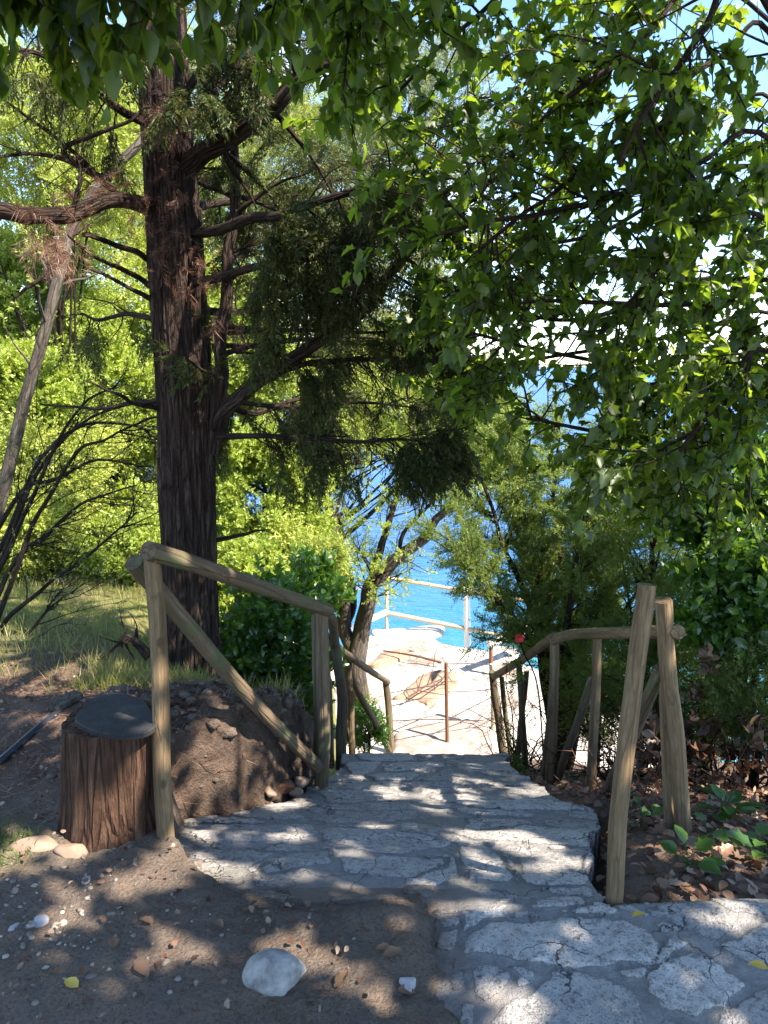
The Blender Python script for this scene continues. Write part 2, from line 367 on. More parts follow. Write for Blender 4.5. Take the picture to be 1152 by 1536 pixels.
def T_needles(n, seed, wid=.016, ln=.17, droop=.22):
    """flat drooping frond made of thin blades; unit length"""
    r = np.random.RandomState(seed); V = []; F = []
    for i in range(n):
        t = r.uniform(0, 1) ** .9; sgn = r.choice([-1, 1])
        side = sgn * r.uniform(0, .22) * (1 - .6*t)
        b = np.array([side, t + abs(side)*.3, -droop * t*t + r.normal(0, .03)])
        d = np.array([sgn * r.uniform(.1, .9), r.uniform(.4, 1.0), r.normal(-.25, .3)]); d /= np.linalg.norm(d)
        s = np.cross(d, r.normal(size=3)); s /= np.linalg.norm(s)
        l = ln * r.uniform(.6, 1.3); k = len(V)
        V += [b - s*wid, b + s*wid, b + d*l]; F.append([k, k+1, k+2])
    V += [np.array([-.008,0,0]), np.array([.008,0,0]), np.array([0,1,-droop])]; F.append([len(V)-3, len(V)-2, len(V)-1])
    return np.array(V), np.array(F)
def bent(t, droop, fold, tw):
    V = t[0].copy(); V[:, 2] += fold*np.abs(V[:, 0]) - droop*V[:, 1]**2; V[:, 2] += tw*V[:, 0]*V[:, 1]; return V, t[1]
TM = dict(ovate=T_ovate(), lobed=T_lobed(), diamond=T_diamond())
TM['leafmix'] = [bent(TM['lobed'], .25, .35, .4), bent(TM['lobed'], -.1, .6, -.5), bent(TM['lobed'], .5, .1, .2), bent(TM['ovate'], .3, .4, -.4), bent(TM['ovate'], .05, .1, .6), bent(TM['lobed'], .15, -.2, .7)]
TM['sprig'] = [T_sprig(12, .38, .9, 1.0, TM['diamond'], 10+i) for i in range(4)]
TM['sprig_fine'] = [T_sprig(22, .17, 1.0, 1.0, TM['diamond'], 20+i) for i in range(4)]
TM['sprig_big'] = [T_sprig(7, .5, .8, 1.1, TM['ovate'], 30+i) for i in range(4)]
TM['frond'] = [T_needles(46, 40+i, .028, .2) for i in range(5)]
TM['tuft'] = [T_needles(40, 60+i, .012, .6, .0) for i in range(3)]
def unit(v): return v / (np.linalg.norm(v, axis=-1, keepdims=True) + 1e-9)
def scatter(C, D, size, tmpl, rng, Nrm=None):
    """instances of template(s) at C pointing along D; returns V,F"""
    if isinstance(tmpl, tuple): tmpl = [tmpl]
    C = np.asarray(C, float); D = unit(np.asarray(D, float)); n = len(C)
    size = np.broadcast_to(np.asarray(size, float), (n,))
    if Nrm is None: Nrm = rng.normal(size=(n, 3))
    S = unit(np.cross(D, Nrm)); Z = np.cross(S, D)
    pick = rng.randint(0, len(tmpl), n); Vs, Fs, k = [], [], 0
    for i, (tv, tf) in enumerate(tmpl):
        q = np.where(pick == i)[0]
        if not len(q): continue
        V = C[q, None] + size[q, None, None] * (tv[None, :, :1]*S[q, None] + tv[None, :, 1:2]*D[q, None] + tv[None, :, 2:]*Z[q, None])
        F = tf[None] + (np.arange(len(q)) * len(tv))[:, None, None] + k
        Vs.append(V.reshape(-1, 3)); Fs.append(F.reshape(-1, 3)); k += len(q) * len(tv)
    return np.vstack(Vs), np.vstack(Fs)
def grow(P, rng, n, length, spread=1.0, bias=(0, 0, 0), r0=.01, t0=.15, t1=1.0, segs=6, wob=.25, fwd=.6):
    """n side branches from polyline P; each is (pts, radii)"""
    P = np.asarray(P, float); out = []; T = np.gradient(P, axis=0); T = unit(T)
    bias = np.asarray(bias, float)
    for _ in range(n):
        t = rng.uniform(t0, t1) * (len(P)-1); i = min(int(t), len(P)-2); p = P[i] + (P[i+1]-P[i])*(t-i)
        side = unit(np.cross(T[i], rng.normal(size=3)))
        d = unit(side*spread + T[i]*fwd*rng.uniform(.3, 1.4) + bias)
        L = rng.uniform(*length) * (1 - .35*t/(len(P)-1)); pts = [p]
        for k in range(segs):
            d = unit(d + rng.normal(0, wob, 3)*.5 + bias*.22); pts.append(pts[-1] + d*L/segs)
        out.append((np.array(pts), np.linspace(r0*rng.uniform(.7, 1.2), r0*.25, segs+1)))
    return out
def along(branches, rng, per_m, t0=.1):
    """points and directions sampled along branches"""
    C, D = [], []
    for P, _ in branches:
        T = unit(np.gradient(P, axis=0)); L = np.linalg.norm(np.diff(P, axis=0), axis=1).sum()
        n = max(1, rng.poisson(L*per_m))
        t = rng.uniform(t0, 1, n)*(len(P)-1); i = np.minimum(t.astype(int), len(P)-2); f = (t-i)[:, None]
        C.append(P[i]*(1-f)+P[i+1]*f); D.append(T[i])
    return np.vstack(C), np.vstack(D)
# ------------------------------------------------------------------ sun targets: gaps in the crown through which sunlight reaches the ground
LIT = []   # (point, radius)
def lit(px, py, rx, z=0.0, n=1, dx=0):
    for k in range(n):
        p = G(px + (k - (n-1)/2)*dx, py, z); cd = p[1]*CT + (CAMZ-p[2])*ST
        LIT.append((p, .8*rx/FPX*cd))
def crown_gap(C, pad=.02):
    keep = np.ones(len(C), bool)
    for p, r in LIT:
        d = C - p; t = d @ SUN
        dd = np.linalg.norm(d - t[:, None]*SUN, axis=1); keep &= ~((dd < r+pad) & (t > .3))
    return keep
SKY_STRENGTH, SUN_STRENGTH, EXPOSURE = 0.125, 4.8, 1.98
# ================================================================== SETTING
EDGE_Y = [2.10, 2.75, 3.25, 3.75, 4.10]; EDGE_Z = [0, -.14, -.30, -.46, -.62]
_y, _z = 4.10, -.62
STEP_Y = list(EDGE_Y); STEP_Z = [0.0, -.14, -.30, -.46, -.62]
while _z > -2.9:
    _z -= .168; STEP_Z.append(_z); _y += .30; STEP_Y.append(_y)
STEP_Z.append(-3.0)
def tread(Y, wob=0.0):
    z = np.zeros_like(Y)
    for e, zz in zip(STEP_Y, STEP_Z[1:]): z = np.where(Y > e + wob, zz, z)
    return z
XL = lambda Y: np.interp(Y, [2.1, 2.3, 2.6, 2.88, 3.05, 3.3, 3.75, 4.1, 6.2, 8.5], [-.40, -.66, -.82, -.84, -.60, -.42, -.27, -.24, -.28, .08])
XR = lambda Y: np.interp(Y, [2.1, 2.3, 2.6, 2.85, 3.1, 3.25, 3.75, 4.1, 6.2, 8.5], [.70, .66, .78, .90, .90, .82, .72, .72, 1.02, 1.38])
PAVX = lambda Y: .15 + .03*np.sin(Y*9)
PAVY = lambda X: 2.08 + .04*np.clip(X-.8, 0, 9)
def path_inside(X, Y):
    n = fbm(X*6, Y*6, 0, 3) * .05
    a = (X > PAVX(Y) + n - .2) & (Y <= PAVY(X) + n*.8)
    b = (Y > 2.07 + n + .05*sstep(-.2, -.5, X)) & (X > XL(Y) + n) & (X < XR(Y) + n)
    return a | b
def ground_z(X, Y):
    X = np.asarray(X, float); Y = np.asarray(Y, float)
    zc = np.interp(Y, [1.9, 2.1, 2.75, 3.25, 3.75, 4.1, 8.35, 9, 13, 14.5, 17, 60], [0, -.14, -.30, -.46, -.62, -.79, -3.1, -3.15, -3.3, -4.8, -6, -8]) - .07
    Yw = Y + .12*fbm(X*5, Y*1.2, 0, 17) + .08*fbm(X*17, Y*3, 0, 18) + .04*np.abs(fbm(X*40, Y*6, 0, 35))
    zl = np.interp(Y, [-40, 2.1, 2.9, 3.3, 4.0, 4.4, 5.0, 6.5, 9, 14, 20, 60], [.3, 0, .0, -.01, -.12, -.27, -.50, -1.0, -2.0, -4.2, -6, -9])
    zg = np.interp(Y, [4.0, 5, 6.5, 9, 12, 16, 22, 60], [-.03, -.16, -.36, -.98, -2.4, -4.4, -6, -9]); lf = sstep(-1.35, -2.0, X)*sstep(3.9, 4.3, Y); zl = zl*(1-lf) + zg*lf
    cut = sstep(-1.25, -.95, X)
    zl = zl + .085*(cut*sstep(2.84, 3.0, Yw) + (1-cut)*sstep(2.6, 3.5, Yw))*(1-sstep(3.15, 3.8, Y))
    zl = zl + np.clip(-X-4, 0, 8) * .12 * sstep(4, 9, Y)
    wn = sstep(-1.15, -.45, X) * sstep(3.6, 4.3, Y); zl = zl*(1-wn) + (zc+.06)*wn
    mound = .05*np.exp(-((X+1.0)/.5)**2 - ((Y-3.3)/.4)**2)
    zl = zl + mound
    zr = np.interp(Y, [-40, 2.02, 2.12, 2.66, 3.6, 4.2, 7, 8.5, 10, 12.5, 15, 60], [.0, -.03, -.06, -.17, -.54, -.86, -2.25, -3.06, -3.3, -4.2, -6, -9])
    zr = zr - np.clip(X-1.8, 0, 3) * .28 * sstep(2.2, 3.2, Y)
    xl, xr = XL(Y), XR(Y)
    off = .13*(1-sstep(2.72, 2.92, Y)); wl = 1 - sstep(xl-.15+off, xl-.02+off, X + .05*fbm(X*7, Y*7, 0, 5)); wr = sstep(xr+.0, xr+.14, X)
    on = sstep(2.0, 2.2, Y)
    z = zc*(1-wl)*(1-wr) + zl*wl + zr*wr
    zf = -.06*sstep(.02, .34, X) + zl*(1-sstep(.02, .34, X)) + .014*(1-sstep(.0,.3,X))
    z = np.where(Y < 2.0, zf, zf*(1-on) + z*on)
    ramp_ = np.interp(Y, [1.9, 2.08, 2.26, 2.36, 2.46], [0, -.012, -.085, -.125, -.24]) + .02*fbm(X*5, Y*5, 0, 15)
    z = np.where((Y > 1.95) & (Y < 2.5) & (X < .3), np.maximum(z, ramp_ - .2*sstep(.10, .26, X)), z)
    z = z + (.034*fbm(X*4, Y*4, 0, 16) + .026*fbm(X*13, Y*13, 0, 29))*np.exp(-((X-.15)/.2)**2)*(Y < 2.1)
    far = sstep(4.5, 7, Y)
    z = z + .022*fbm(X*2.2, Y*2.2, 0, 11) * (1 + 2*far) + (.014*fbm(X*11, Y*11, 0, 12) + .006*fbm(X*34, Y*34, 0, 13)) * (X < PAVX(Y)+.02)
    # cut bank: ragged face
    face = np.exp(-((X - (xl-.09))/.1)**2) * sstep(2.8, 3.0, Y) * (1-sstep(3.7, 4.1, Y))
    z = z + face*.10*fbm(X*16, Y*16, 0, 14) + (.075*fbm(X*8, Y*8, 0, 19) + .06*np.abs(fbm(X*22, Y*22, 0, 20)) + .02*fbm(X*60, Y*60, 0, 27))*sstep(2.7, 2.9, Y)*(1-sstep(3.7, 4.2, Y))*sstep(-1.4, -1.0, X)*wl*.8
    return z
def axis(pts):
    out = [pts[0][0]]
    for (a, s0), (b, s1) in zip(pts[:-1], pts[1:]):
        x = a
        while True:
            t = (x-a)/(b-a); x = x + s0 + (s1-s0)*min(1, max(0, t))
            if x >= b - 1e-6: break
            out.append(x)
        out.append(b)
    return np.array(out)
def grid(xs, ys):
    X, Y = np.meshgrid(xs, ys); n, m = X.shape
    i = (np.arange(n-1)[:, None]*m + np.arange(m-1)[None]).ravel()
    return X.ravel(), Y.ravel(), np.stack([i, i+1, i+m+1, i+m], 1)
gx, gy, gf = grid(axis([(-70, 6), (-8, .35), (-2.6, .03), (-1.3, .016), (-.2, .016), (.4, .03), (2.2, .03), (6, .3), (70, 6)]), axis([(-40, 5), (0, .3), (1.2, .02), (2.6, .016), (3.9, .016), (4.6, .03), (9, .15), (22, 1.5), (60, 6)]))
gz = ground_z(gx, gy)
needle = .55*sstep(2.5, 3.0, gy + .3*fbm(gx*2, gy*2, 0, 21)) * (1-sstep(3.9, 4.4, gy)) * (1-sstep(-1.1, -.7, gx)) + sstep(.72, .95, gx)*sstep(2.1, 2.2, gy)*.45
grs = sstep(3.95, 4.3, gy + .25*fbm(gx*3, gy*3, 0, 22)) * (1-sstep(-.6, -.2, gx)) * sstep(-.35, .15, fbm(gx*.9, gy*.9, 0, 23))
tan_ = sstep(4.6, 5.4, gy) * (1-sstep(-1.4, -1.0, gx))
ms = np.exp(-((gx+1.42)/.22)**2 - ((gy-2.33)/.13)**2)
mesh('ground', np.stack([gx, gy, gz], 1), [gf], M['soil'], attrs={'needle': np.clip(needle, 0, 1), 'grass': np.clip(grs + .6*ms, 0, 1), 'tan': tan_, 'bank': sstep(2.65, 2.95, gy)*(1-sstep(3.9, 4.3, gy))*sstep(-1.5, -1.1, gx)*(gx < .2)}, kind='structure')
# ---- flagstones, outlines at their real place on the paving
def c5(*p): return [(640+.4444*x, 1320+.4444*y) for x, y in p], 0.0
def c4(z, *p): return [(240+.6076*x, 1140+.6076*y) for x, y in p], z
STONES = [
 c5((128,180),(200,135),(330,150),(500,112),(680,138),(748,170),(787,232),(768,295),(612,303),(440,298),(250,265),(120,240)),
 c5((420,308),(600,330),(705,375),(742,430),(750,500),(740,620),(180,620),(190,480),(280,390),(362,372)),
 c5((730,345),(800,292),(890,240),(960,265),(1002,305),(1066,362),(1020,432),(900,472),(800,430),(752,388)),
 c5((700,95),(930,60),(1000,95),(1062,172),(940,210),(868,180),(800,140)),
 c5((930,42),(1080,22),(1250,50),(1400,80),(1400,125),(1120,128),(1020,108),(970,70)),
 c5((970,232),(1060,190),(1160,135),(1300,150),(1300,340),(1150,312),(1080,285)),
 c5((1070,412),(1150,362),(1300,370),(1300,600),(980,520),(990,452),(1040,432)),
 c5((150,275),(228,275),(292,322),(282,355),(200,425),(150,388)),
 c5((40,152),(110,150),(118,200),(80,232),(34,202)), c5((45,112),(110,105),(117,140),(50,145)),
 c5((60,292),(144,276),(146,380),(78,362)), c5((95,382),(185,402),(160,520),(92,500)),
 c5((380,50),(440,28),(530,35),(556,85),(420,108),(350,98)), c5((285,102),(390,92),(422,122),(300,130)),
 c5((245,283),(400,312),(350,368),(298,378),(302,312)), c5((625,312),(745,305),(725,355),(690,352)),
 c5((600,70),(690,80),(780,130),(700,125),(640,100)), c5((770,300),(800,210),(870,200),(920,222),(830,262)),
 c4(-.14, (398,130),(520,124),(720,190),(722,215),(600,246),(500,240),(430,210),(396,180)),
 c4(-.14, (440,260),(560,255),(702,266),(690,300),(620,342),(540,342),(450,320)),
 c4(-.14, (738,215),(800,205),(832,235),(850,290),(872,342),(858,366),(760,346),(740,280)),
 c4(-.14, (28,150),(60,104),(380,110),(394,170),(300,190),(150,215),(118,200)),
 c4(-.14, (240,302),(330,240),(422,230),(432,290),(380,302),(262,322)),
 c4(-.14, (720,152),(900,120),(1080,150),(1112,190),(1080,222),(900,202),(770,190)),
 c4(-.14, (880,332),(1000,316),(1062,340),(1050,370),(900,370)),
 c4(-.14, (872,252),(1062,216),(1030,302),(900,330)), c4(-.14, (60,230),(230,225),(290,240),(220,300),(60,310)),
 c4(-.30, (380,100),(560,80),(700,84),(760,110),(640,122),(420,122)), c4(-.30, (720,84),(950,68),(1020,92),(1050,125),(850,132),(790,112)),
 c4(-.30, (130,98),(370,86),(360,102),(150,106)), c4(-.46, (400,50),(560,40),(740,44),(760,70),(560,76),(400,84)), c4(-.46, (770,44),(900,40),(960,60),(800,68)),
]
def stones_field(X, Y):
    n1 = .022*fbm(X*14, Y*14, 0, 31) + .007*fbm(X*50, Y*50, 0, 32)
    best = np.full(X.shape, -1.0); sid = np.zeros_like(X); pid = np.zeros_like(X)
    for k, (poly, z) in enumerate(STONES):
        p = np.array([G(a, b, z)[:2] for a, b in poly])
        bb = (X > p[:, 0].min()-.05) & (X < p[:, 0].max()+.05) & (Y > p[:, 1].min()-.05) & (Y < p[:, 1].max()+.05)
        q = np.where(bb)[0]
        if not len(q): continue
        x, y = X[q], Y[q]; ins = np.zeros(len(q), bool); dmin = np.full(len(q), 9.0)
        for (x0, y0), (x1, y1) in zip(p, np.roll(p, -1, 0)):
            ins ^= ((y0 > y) != (y1 > y)) & (x < (x1-x0)*(y-y0)/((y1-y0) or 1e-9) + x0)
            t = np.clip(((x-x0)*(x1-x0)+(y-y0)*(y1-y0))/((x1-x0)**2+(y1-y0)**2+1e-12), 0, 1)
            dmin = np.minimum(dmin, np.hypot(x-x0-t*(x1-x0), y-y0-t*(y1-y0)))
        sd = np.where(ins, dmin, -dmin) + n1[q] - .004
        w = sd > best[q]; best[q[w]] = sd[w]; sid[q[w]] = _hash(np.int64(k), np.int64(7), np.int64(1), 5); pid[q[w]] = k
    # untraced areas: the same kind of rubble flagging
    r = np.random.RandomState(3); S = np.stack([r.uniform(-1, 3.6, 190), r.uniform(-.5, 4.6, 190)], 1)
    wx, wy = X + .06*fbm(X*5, Y*5, 0, 33), Y + .06*fbm(X*5, Y*5, 0, 34)
    d = np.hypot(wx[:, None]-S[None, :, 0], wy[:, None]-S[None, :, 1]); o = np.argsort(d, 1)[:, :2]
    vd = (np.take_along_axis(d, o[:, 1:2], 1) - np.take_along_axis(d, o[:, :1], 1))[:, 0]/2 - .016 + n1*.5
    use = (best < -.018 - .022*((Y > 1.45) & (Y < 1.95)))
    sid = np.where(use & (vd > 0), r.uniform(0, 1, 190)[o[:, 0]], sid); best = np.where(use, vd, best)
    return best, sid
px_, py_, pf = grid(axis([(-1.06,.008),(1.5,.008),(3.3,.02)]), axis([(.1,.03),(1.35,.008),(3.0,.008),(4.42,.011)]))
ins = path_inside(px_, py_)
sd, sid = stones_field(px_, py_)
wob = .05*fbm(px_*2.2, py_*0+.3, 0, 41) + .02*fbm(px_*9, py_*3, 0, 42) - .05*(px_-.1)**2*(py_ > 2.3)
rampz = np.interp(py_, [0, 2.06, 2.75, 3.25, 3.75, 4.1, 4.5], [0, 0, -.20, -.38, -.54, -.655, -.80])
base = .09*tread(py_, wob) + .91*np.where(py_ + wob*.5 < 2.06, 0, rampz)
sm = sstep(-.002, .008, sd)
z = base + sm*(.009 + .008*(sid-.5)) + .006*fbm(px_*5, py_*5, 0, 43) + .0035*fbm(px_*22, py_*22, 0, 44) + .002*fbm(px_*60, py_*60, 0, 45)
# worn step noses
nose = np.zeros_like(z)
for e, dz in zip(EDGE_Y, (.14, .16, .16, .16, .168)):
    dd = (e + wob) - py_; nose += np.where((dd > 0) & (dd < .07), -(1-dd/.07)**2*.010, 0)
z = z + nose
z = z - np.where(py_ < 2.1, .05*sstep(.34, -.06, px_ + .06*fbm(px_*8, py_*8, 0, 49)), 0)
dirt = np.clip(sstep(.16, -.08, px_ - PAVX(py_) + .10*fbm(px_*7, py_*7, 0, 39))*1.1*(py_ < 2.2) + sstep(2.38, 2.1, py_)*sstep(.0, -.2, px_)*(py_ > 2.0)*.8 + sstep(.12, 0, px_-XL(py_))*.5*(py_ > 2.1), 0, 1)
z = np.where(ins, z, -.9 - .55*np.clip(py_-2, 0, 9))
kf = ins[pf].any(1)
mesh('path', np.stack([px_, py_, z], 1), [pf[kf]], M['stone'], attrs={'stone': np.clip(sm, 0, 1), 'sid': sid, 'dirt': dirt}, kind='structure')
# ---- lower flight
sx_, sy_, sf = grid(np.arange(-.6, 1.8, .024), np.arange(4.36, 8.62, .02))
si = (sx_ > XL(sy_) + .05*fbm(sx_*5, sy_*5, 0, 3)) & (sx_ < XR(sy_) + .05*fbm(sx_*5, sy_*5, 0, 4))
sz = np.where(si, tread(sy_, .04*fbm(sx_*2.2, sy_*0+.3, 0, 46)) + .012*fbm(sx_*7, sy_*7, 0, 47), -4)
n_ = fbm(sx_*4, sy_*4, 0, 48)
mesh('steps', np.stack([sx_, sy_, sz], 1), [sf[si[sf].any(1)]], M['stone'], attrs={'stone': sstep(-.2, 0, n_), 'sid': .5+.5*n_, 'dirt': 0*n_}, kind='structure')
# ---- terrace above the water
TZ = -3.0
tp = np.array([G(a, b, TZ)[:2] for a, b in [(455,1130),(470,1040),(505,985),(530,958),(560,950),(600,947),(640,950),(665,962),(705,970),(740,978),(775,982),(815,1000),(850,1012),(930,1035),(960,1120)]])
tp = np.vstack([tp, [[3.2, 8.3], [-.9, 8.3]]])
tx_, ty_, tf_ = grid(np.arange(-1.6, 4.4, .045), np.arange(8.2, 13.7, .045))
def poly_sd(X, Y, p):
    ins = np.zeros(X.shape, bool); dm = np.full(X.shape, 99.0)
    for (x0, y0), (x1, y1) in zip(p, np.roll(p, -1, 0)):
        ins ^= ((y0 > Y) != (y1 > Y)) & (X < (x1-x0)*(Y-y0)/((y1-y0) or 1e-9) + x0)
        t = np.clip(((X-x0)*(x1-x0)+(Y-y0)*(y1-y0))/((x1-x0)**2+(y1-y0)**2+1e-12), 0, 1)
        dm = np.minimum(dm, np.hypot(X-x0-t*(x1-x0), Y-y0-t*(y1-y0)))
    return np.where(ins, dm, -dm)
tsd = poly_sd(tx_, ty_, tp) + .12*fbm(tx_*2.5, ty_*2.5, 0, 51)
tz = TZ + .05*fbm(tx_*1.3, ty_*1.3, 0, 52) + .015*fbm(tx_*6, ty_*6, 0, 53) - .25*sstep(.1, -.15, tsd) - 2.0*sstep(-.1, -.55, tsd)
tz = tz - .03*sstep(9.3, 8.8, ty_)
mesh('terrace', np.stack([tx_, ty_, tz], 1), [tf_[(tsd[tf_] > -.8).any(1)]], M['terrace'], kind='structure')
qx, qy, qf = grid(np.arange(.0, 1.6, .03), np.arange(8.34, 9.55, .03))
qs = poly_sd(qx, qy, np.array([G(a, b, TZ)[:2] for a, b in [(585,1140),(590,1105),(640,1088),(700,1082),(735,1092),(748,1140)]])) + .05*fbm(qx*6, qy*6, 0, 54)
qz = TZ + .055 + .01*fbm(qx*7, qy*7, 0, 55) - .25*sstep(.03, -.05, qs) - .02*(qy < 8.9)
mesh('lower_path', np.stack([qx, qy, qz], 1), [qf[(qs[qf] > -.08).any(1)]], M['pink'], kind='structure')
# ---- sea
wx_, wy_, wf = grid(axis([(-3000, 600), (-60, 20), (60, 20), (3000, 600)]), axis([(9.5, 5), (80, 40), (4000, 900)]))
mesh('sea', np.stack([wx_, wy_, 0*wx_ - 4.6], 1), [wf], M['sea'], kind='structure')
# ================================================================== THINGS
def pole(parent, name, P, r, mat, sides=14, seed=0, bump=.07, n=5, straight=False):
    P = np.asarray([W(*p) if len(p) == 3 else p for p in P], float)
    Q = spline(P, n if len(P) > 2 else 10); rng_ = np.random.RandomState(seed)
    if not straight:
        L = np.linspace(0, 4, len(Q)); w = np.array(r).max()*.35
        Q = Q + w*np.stack([vnoise(L, seed+.5, .1, 3), vnoise(L, seed+.5, 5.1, 3), 0*L], 1)
    mb = MB(); tube(mb, Q, r, sides, bump, 5, True, seed); return mb.build(name, mat, parent)
# ---------------- left handrail
b = W(245, 1252, 2.42)
t = thing('handrail', 'wooden pole handrail beside the log stool, running down the left edge of the steps', 'handrail', b)
HL = t
pole(t, 'post', [(246,1258,2.42),(240,1050,2.43),(231,832,2.44)], (.031,.028), M['pole'], seed=1)
pole(t, 'rail', [(220,825,2.37),(300,850,2.62),(400,885,3.05),(494,916,3.5)], (.031,.029), M['pole_dark'], seed=2)
pole(t, 'brace', [(200,842,2.52),(300,965,2.86),(400,1075,3.2),(478,1150,3.44)], (.032,.030), M['pole_dark'], seed=3)
pole(t, 'post', [(482,1188,3.5),(484,1050,3.5),(485,918,3.5)], (.036,.030), M['pole_dark'], seed=4)
pole(t, 'post', [(478,1150,3.56),(475,1000,3.56),(473,922,3.56)], (.022,.02), M['pole_dark'], seed=5)
pole(t, 'rail', [(488,914,3.48),(497,930,3.7),(504,968,4.4)], (.026,.026), M['pole_dark'], seed=6)
pole(t, 'post', [(512,1152,4.5),(513,1050,4.5),(505,966,4.45)], (.036,.030), M['pole_dark'], seed=7)
pole(t, 'post', [(497,1150,4.3),(494,1040,4.3),(488,950,4.3)], (.02,.017), M['pole_dark'], seed=8)
pole(t, 'rail', [(500,965,4.4),(528,988,6.0),(582,1023,8.6)], (.028,.034), M['pole_dark'], seed=9)
pole(t, 'post', [(529,1146,6.0),(526,1060,6.0),(523,985,6.0)], (.030,.026), M['pole_dark'], seed=10)
pole(t, 'post', [(588,1131,8.6),(584,1080,8.6),(580,1022,8.6)], (.045,.04), M['pole_dark'], seed=11)
pole(t, 'brace', [(526,1015,6.1),(584,1126,8.5)], (.028,.036), M['pole_dark'], seed=12)
pole(t, 'brace', [(508,1010,4.8),(524,1112,5.0)], (.012,.012), M['pole'], seed=13)
# ---------------- right handrail
t = thing('handrail', 'wooden pole handrail with slanting braces in front of the dark thicket, right of the steps', 'handrail', W(1015, 1264, 2.66))
HR = t
pole(t, 'post', [(1026,1266,2.66),(1012,1080,2.66),(1003,1000,2.65),(993,900,2.62)], (.030,.030), M['pole'], seed=21)
pole(t, 'post', [(1005,1264,2.72),(1000,1120,2.72),(997,960,2.70)], (.024,.022), M['pole'], seed=22)
pole(t, 'rail', [(1016,948,2.60),(945,950,3.05),(880,950,3.7),(850,953,4.0),(829,960,4.2)], (.026,.028), M['pole'], seed=23)
pole(t, 'post', [(886,1200,3.6),(890,1080,3.6),(896,957,3.62)], (.026,.022), M['pole'], seed=24)
pole(t, 'post', [(825,1176,4.2),(829,1060,4.2),(833,962,4.2)], (.031,.027), M['pole'], seed=25)
pole(t, 'post', [(815,1172,4.3),(822,1090,4.3),(831,1000,4.3)], (.02,.018), M['pole_dark'], seed=26)
pole(t, 'rail', [(834,955,4.15),(790,985,5.4),(741,1015,7.0)], (.028,.034), M['pole'], seed=27)
pole(t, 'post', [(757,1142,7.0),(748,1080,7.0),(738,1008,7.0)], (.044,.036), M['pole_dark'], seed=28)
pole(t, 'post', [(768,1148,6.6),(760,1080,6.6),(752,1016,6.6)], (.024,.022), M['pole_dark'], seed=29)
pole(t, 'post', [(790,1170,5.2),(785,1080,5.2),(778,998,5.2)], (.026,.022), M['pole_dark'], seed=30)
pole(t, 'post', [(776,1144,5.4),(783,1070,5.4),(790,1008,5.4)], (.022,.02), M['pole_dark'], seed=31)
pole(t, 'brace', [(836,1169,4.22),(860,1100,3.95),(890,1020,3.66)], (.024,.022), M['pole_dark'], seed=32)
pole(t, 'brace', [(902,1208,3.55),(950,1100,3.1),(994,1005,2.7)], (.026,.026), M['pole_dark'], seed=33)
o = pole(None, 'wooden_post', [(918,1352,2.09),(934,1180,2.12),(950,1040,2.15),(969,876,2.19)], (.0265,.0275), M['pole'], seed=41)
tag(o, 'tall pale peeled post leaning at the corner of the flagstones and the steps', 'post')
NAILS = [(233,843,2.40),(481,924,3.46),(832,962,4.16),(894,958,3.58),(1003,948,2.58)]
for i, q_ in enumerate(NAILS):
    c_ = W(*q_); d_ = unit(np.array([0,0,CAMZ]) - c_); mb = MB(); tube(mb, np.array([c_ + d_*.02, c_ + d_*.036]), .0045, 8); mb.build('nail', M['rust'], HL if i < 2 else HR)
# ---------------- log stool
def rings(mb, C, prof, sides, seed, bump, tc=True):
    """lathe with bark relief: prof = [(z, r)]"""
    th = np.linspace(0, 2*math.pi, sides, endpoint=False); V = []; T = []
    for z, r, ox, oy in prof:
        rr = r*(1 + bump*fbm(np.cos(th)*3.2, np.sin(th)*3.2, z*1.5, seed, 4) + .6*bump*fbm(np.cos(th)*11, np.sin(th)*11, z*2.0, seed+3, 3))
        V.append(np.stack([C[0]+ox+rr*np.cos(th), C[1]+oy+rr*np.sin(th), np.full(sides, C[2]+z)], 1))
        T.append(np.stack([np.cos(th)*r, np.sin(th)*r, np.full(sides, z)], 1))
    n = len(prof); i = np.arange(n-1)[:, None]*sides; j = np.arange(sides)[None]; k = (j+1) % sides
    F = np.stack([i+j, i+k, i+sides+k, i+sides+j], -1).reshape(-1, 4)
    mb.add(np.vstack(V), [F], np.vstack(T))
    top = V[-1]; mb.add(np.vstack([top, top.mean(0)]), [np.stack([np.arange(sides), (np.arange(sides)+1) % sides, np.full(sides, sides)], 1)])
LC = np.array([-.955, 2.50, -.03])
t = thing('log_stool', 'upright log stool with a black rubber top beside the handrail', 'stool', LC)
mb = MB(); zz = np.linspace(0, .425, 34)
rings(mb, LC, [(z, .166 - .010*z/.4 + .018*math.exp(-z/.07), -.018*(1-z/.4), 0) for z in zz], 120, 5, .085); mb.build('log', M['log'], t)
sl = [(108,1083),(122,1092),(150,1102),(190,1107),(225,1101),(243,1086),(238,1076),(229,1064),(219,1050),(198,1042),(168,1040),(142,1045),(124,1058),(112,1071)]
sp = spline(np.array([G(a, b, .41) for a, b in sl + sl[:1]]), 5)[:-1]; sp[:, :2] = LC[:2] + (sp[:, :2]-LC[:2])*[.93, .93]
ns = len(sp); V = np.vstack([sp - [0,0,.014], sp, sp*1.0 + [0,0,.004], sp.mean(0)[None]])
V[2*ns:3*ns, :2] = sp.mean(0)[:2] + (sp[:, :2]-sp.mean(0)[:2])*.975
V[:, 2] += .0015*fbm(V[:, 0]*8, V[:, 1]*8, 0, 61)
j = np.arange(ns); k = (j+1) % ns
mesh('seat_pad', V, [np.stack([j, k, k+ns, j+ns], 1), np.stack([j+ns, k+ns, k+2*ns, j+2*ns], 1), np.stack([j+2*ns, k+2*ns, np.full(ns, 3*ns)], 1)], M['slab'], t, smooth=False)
